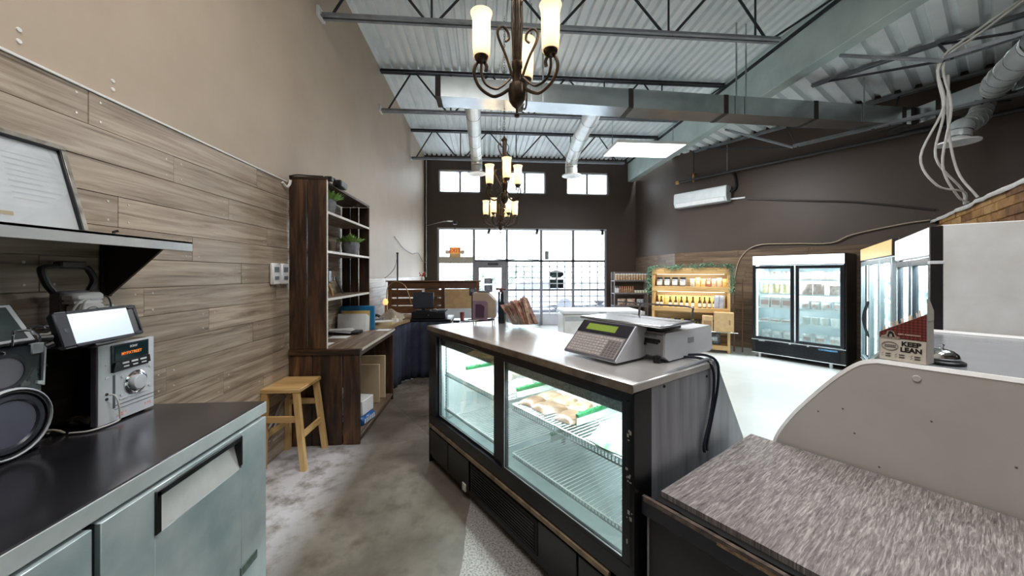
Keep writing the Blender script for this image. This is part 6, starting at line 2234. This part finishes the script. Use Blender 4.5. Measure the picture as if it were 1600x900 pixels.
for k in range(2):
    bag(('silver pouch standing before the yellow boxes, left one', 'silver pouch standing before the yellow boxes, right one')[k], 'silver pouches on the middle wooden shelf', local(ws, 1.24 + .09 * k, .06, .891), wz, .1, .27, .05, P('silver_pouch', (206, 208, 222), .3, .3, (170, 172, 190), 14), None, 'pouch', 'silver_pouch')
for k in range(9):
    tub('dark_jar', 'small dark jar on the lower wooden shelf, %s from left' % NTH[k], 'dark jars on the lower wooden shelf', local(ws, .40 + .065 * k, .14, .471), .027, .17, P('dark_green_jar', (52, 62, 58), .2, 0, (150, 130, 90), 24), lid_y if k % 3 == 0 else black_pl)
box_item('cardboard_box', 'smaller cardboard box on the lower wooden shelf, with small print', 'box', 'cardboard boxes on the metal ledge', local(ws, 1.08, -.09, .453), wz, .19, .2, .30, kraft, P('brown_print', (150, 116, 84), .7))
o = thing('cardboard_box', 'larger plain cardboard box on the metal ledge of the wooden shelf', 'box', local(ws, 1.36, -.09, .453), wz, 'cardboard boxes on the metal ledge')
MB().box(-.17, .17, -.1, .1, 0, .38, .003).obj('carton', kraft, o)
MB().box(.085, .115, -.1015, -.1, .14, .24, 0).obj('print_mark', P('brown_print', (150, 116, 84), .7), o)
bag('dark grey printed bag on the bottom of the wooden shelf', None, local(ws, 1.16, .12, .151), wz, .30, .25, .12, P('grey_printed_bag', (120, 128, 128), .4, 0, (62, 68, 72), 22), P('white_blotch_print', (206, 212, 214), .5, 0, (130, 138, 140), 30))
t = thing('wire_side_rack', 'thin wood and wire rack at the right side of the wooden shelf', 'rack', local(ws, WW + .06, .30, 0), wz)
MB().box(.0, .03, 0, .03, 0, 1.50, .003).obj('post', rust_z, t)
MB().box(.15, .17, 0, .03, 0, 1.50, .003).obj('post', rust_z, t)
for k in range(6):
    MB().box(.03, .15, .005, .02, .2 + k * .24, .215 + k * .24, .002).obj('rung', rust_x, t)

# ---- grey wire shelf of jars in the corner
t = thing('grey_metal_shelf', 'narrow grey metal shelf of jars in the far right corner', 'shelf', (3.72, 10.05, 0), rad(-4.4))
gs = t
GW = .98
gm = P('grey_shelf_metal', (134, 130, 132), .4, .5)
for x in (0, GW - .025):
    for y in (0, .32):
        MB().box(x, x + .025, y, y + .025, 0, 1.66, .002).obj('post', gm, t)
for z in (1.405, 1.04, .68, .40, .1):
    MB().box(.0, GW, -.01, .34, z - .02, z, .002).box(0, GW, -.014, -.01, z - .02, z + .02, .001).obj('shelf_tray', gm, t)
MB().box(0, GW, .335, .345, .1, 1.66, .001).obj('back_panel', P('brown_shelf_back', (112, 98, 92), .6), t)
jp = None
for k in range(12):
    o = tub('spice_jar', 'white capped brown jar on the top grey shelf, %s from left' % NTH[k], 'jars on the top grey shelf', local(gs, .07 + k * .0765, .06, 1.407), .032, .2, P('brown_white_jar', (222, 200, 168), .3, 0, (170, 120, 78), 26), white_pl)
for k in range(9):
    o = thing('sauce_bottle', 'orange capped bottle on the second grey shelf, %s from left' % NTH[k - 2] if k > 1 else '%s white bottle from the left end of the second grey shelf' % NTH[k], 'bottle', local(gs, .06 + k * .062, .06, 1.042), 0, 'orange capped bottles on the second grey shelf' if k > 1 else 'white bottles on the second grey shelf')
    MB().lathe([(.025, 0), (.026, .12), (.011, .16), (.001, .16)], 10).obj('glass_body', P('tan_sauce', (190, 150, 112), .2, 0, (120, 80, 60), 20) if k > 1 else white_pl, o)
    MB().lathe([(.014, .16), (.014, .2), (.001, .2)], 8).obj('cap', P('orange_cap', (206, 112, 72), .4) if k > 1 else grey_pl, o)
for k in range(5):
    tub('cream_jar', 'short cream jar on the second grey shelf, %s from left' % NTH[k], 'cream jars on the second grey shelf', local(gs, .63 + k * .077, .06, 1.042), .033, .085, P('cream_jar_glass', (232, 232, 190), .3), white_pl)
bag('cream printed bag on the third grey shelf, left of three', 'bags on the third grey shelf', local(gs, .25, .12, .682), 0, .25, .2, .12, P('cream_snack_bag', (206, 190, 170), .35, 0, (130, 96, 80), 14))
bag('reddish brown printed bag on the third grey shelf, middle of three', 'bags on the third grey shelf', local(gs, .52, .12, .682), 0, .25, .2, .12, P('red_snack_bag', (176, 120, 96), .35, 0, (212, 196, 180), 14))
bag('blue grey printed bag on the third grey shelf, right of three', 'bags on the third grey shelf', local(gs, .79, .12, .682), 0, .22, .19, .1, P('blue_snack_bag', (96, 108, 140), .35, 0, (206, 206, 190), 14))
for k in range(2):
    box_item('white_carton', ('white carton on the fourth grey shelf, left one', 'white carton on the fourth grey shelf, right one')[k], 'box', 'white cartons on the grey shelf', local(gs, .3 + .42 * k, .12, .402), 0, .34, .2, .12, white_en, None)

# ---- chest freezer and far odds
t = thing('chest_freezer', 'white chest freezer standing beyond the display case by the storefront', 'freezer', (1.50, 6.72, 0), rad(-2))
MB().box(0, 1.5, 0, .66, .03, .82, .02).obj('body', white_en, t)
MB().box(-.012, 1.512, -.012, .672, .83, .90, .015).obj('lid', white_pl, t)
MB().box(.03, 1.47, -.004, .0, .70, .79, .003).obj('grey_band', P('pale_grey_band', (186, 188, 192), .4), t)
MB().box(.68, .82, -.03, -.012, .845, .87, .004).obj('handle', grey_pl, t)
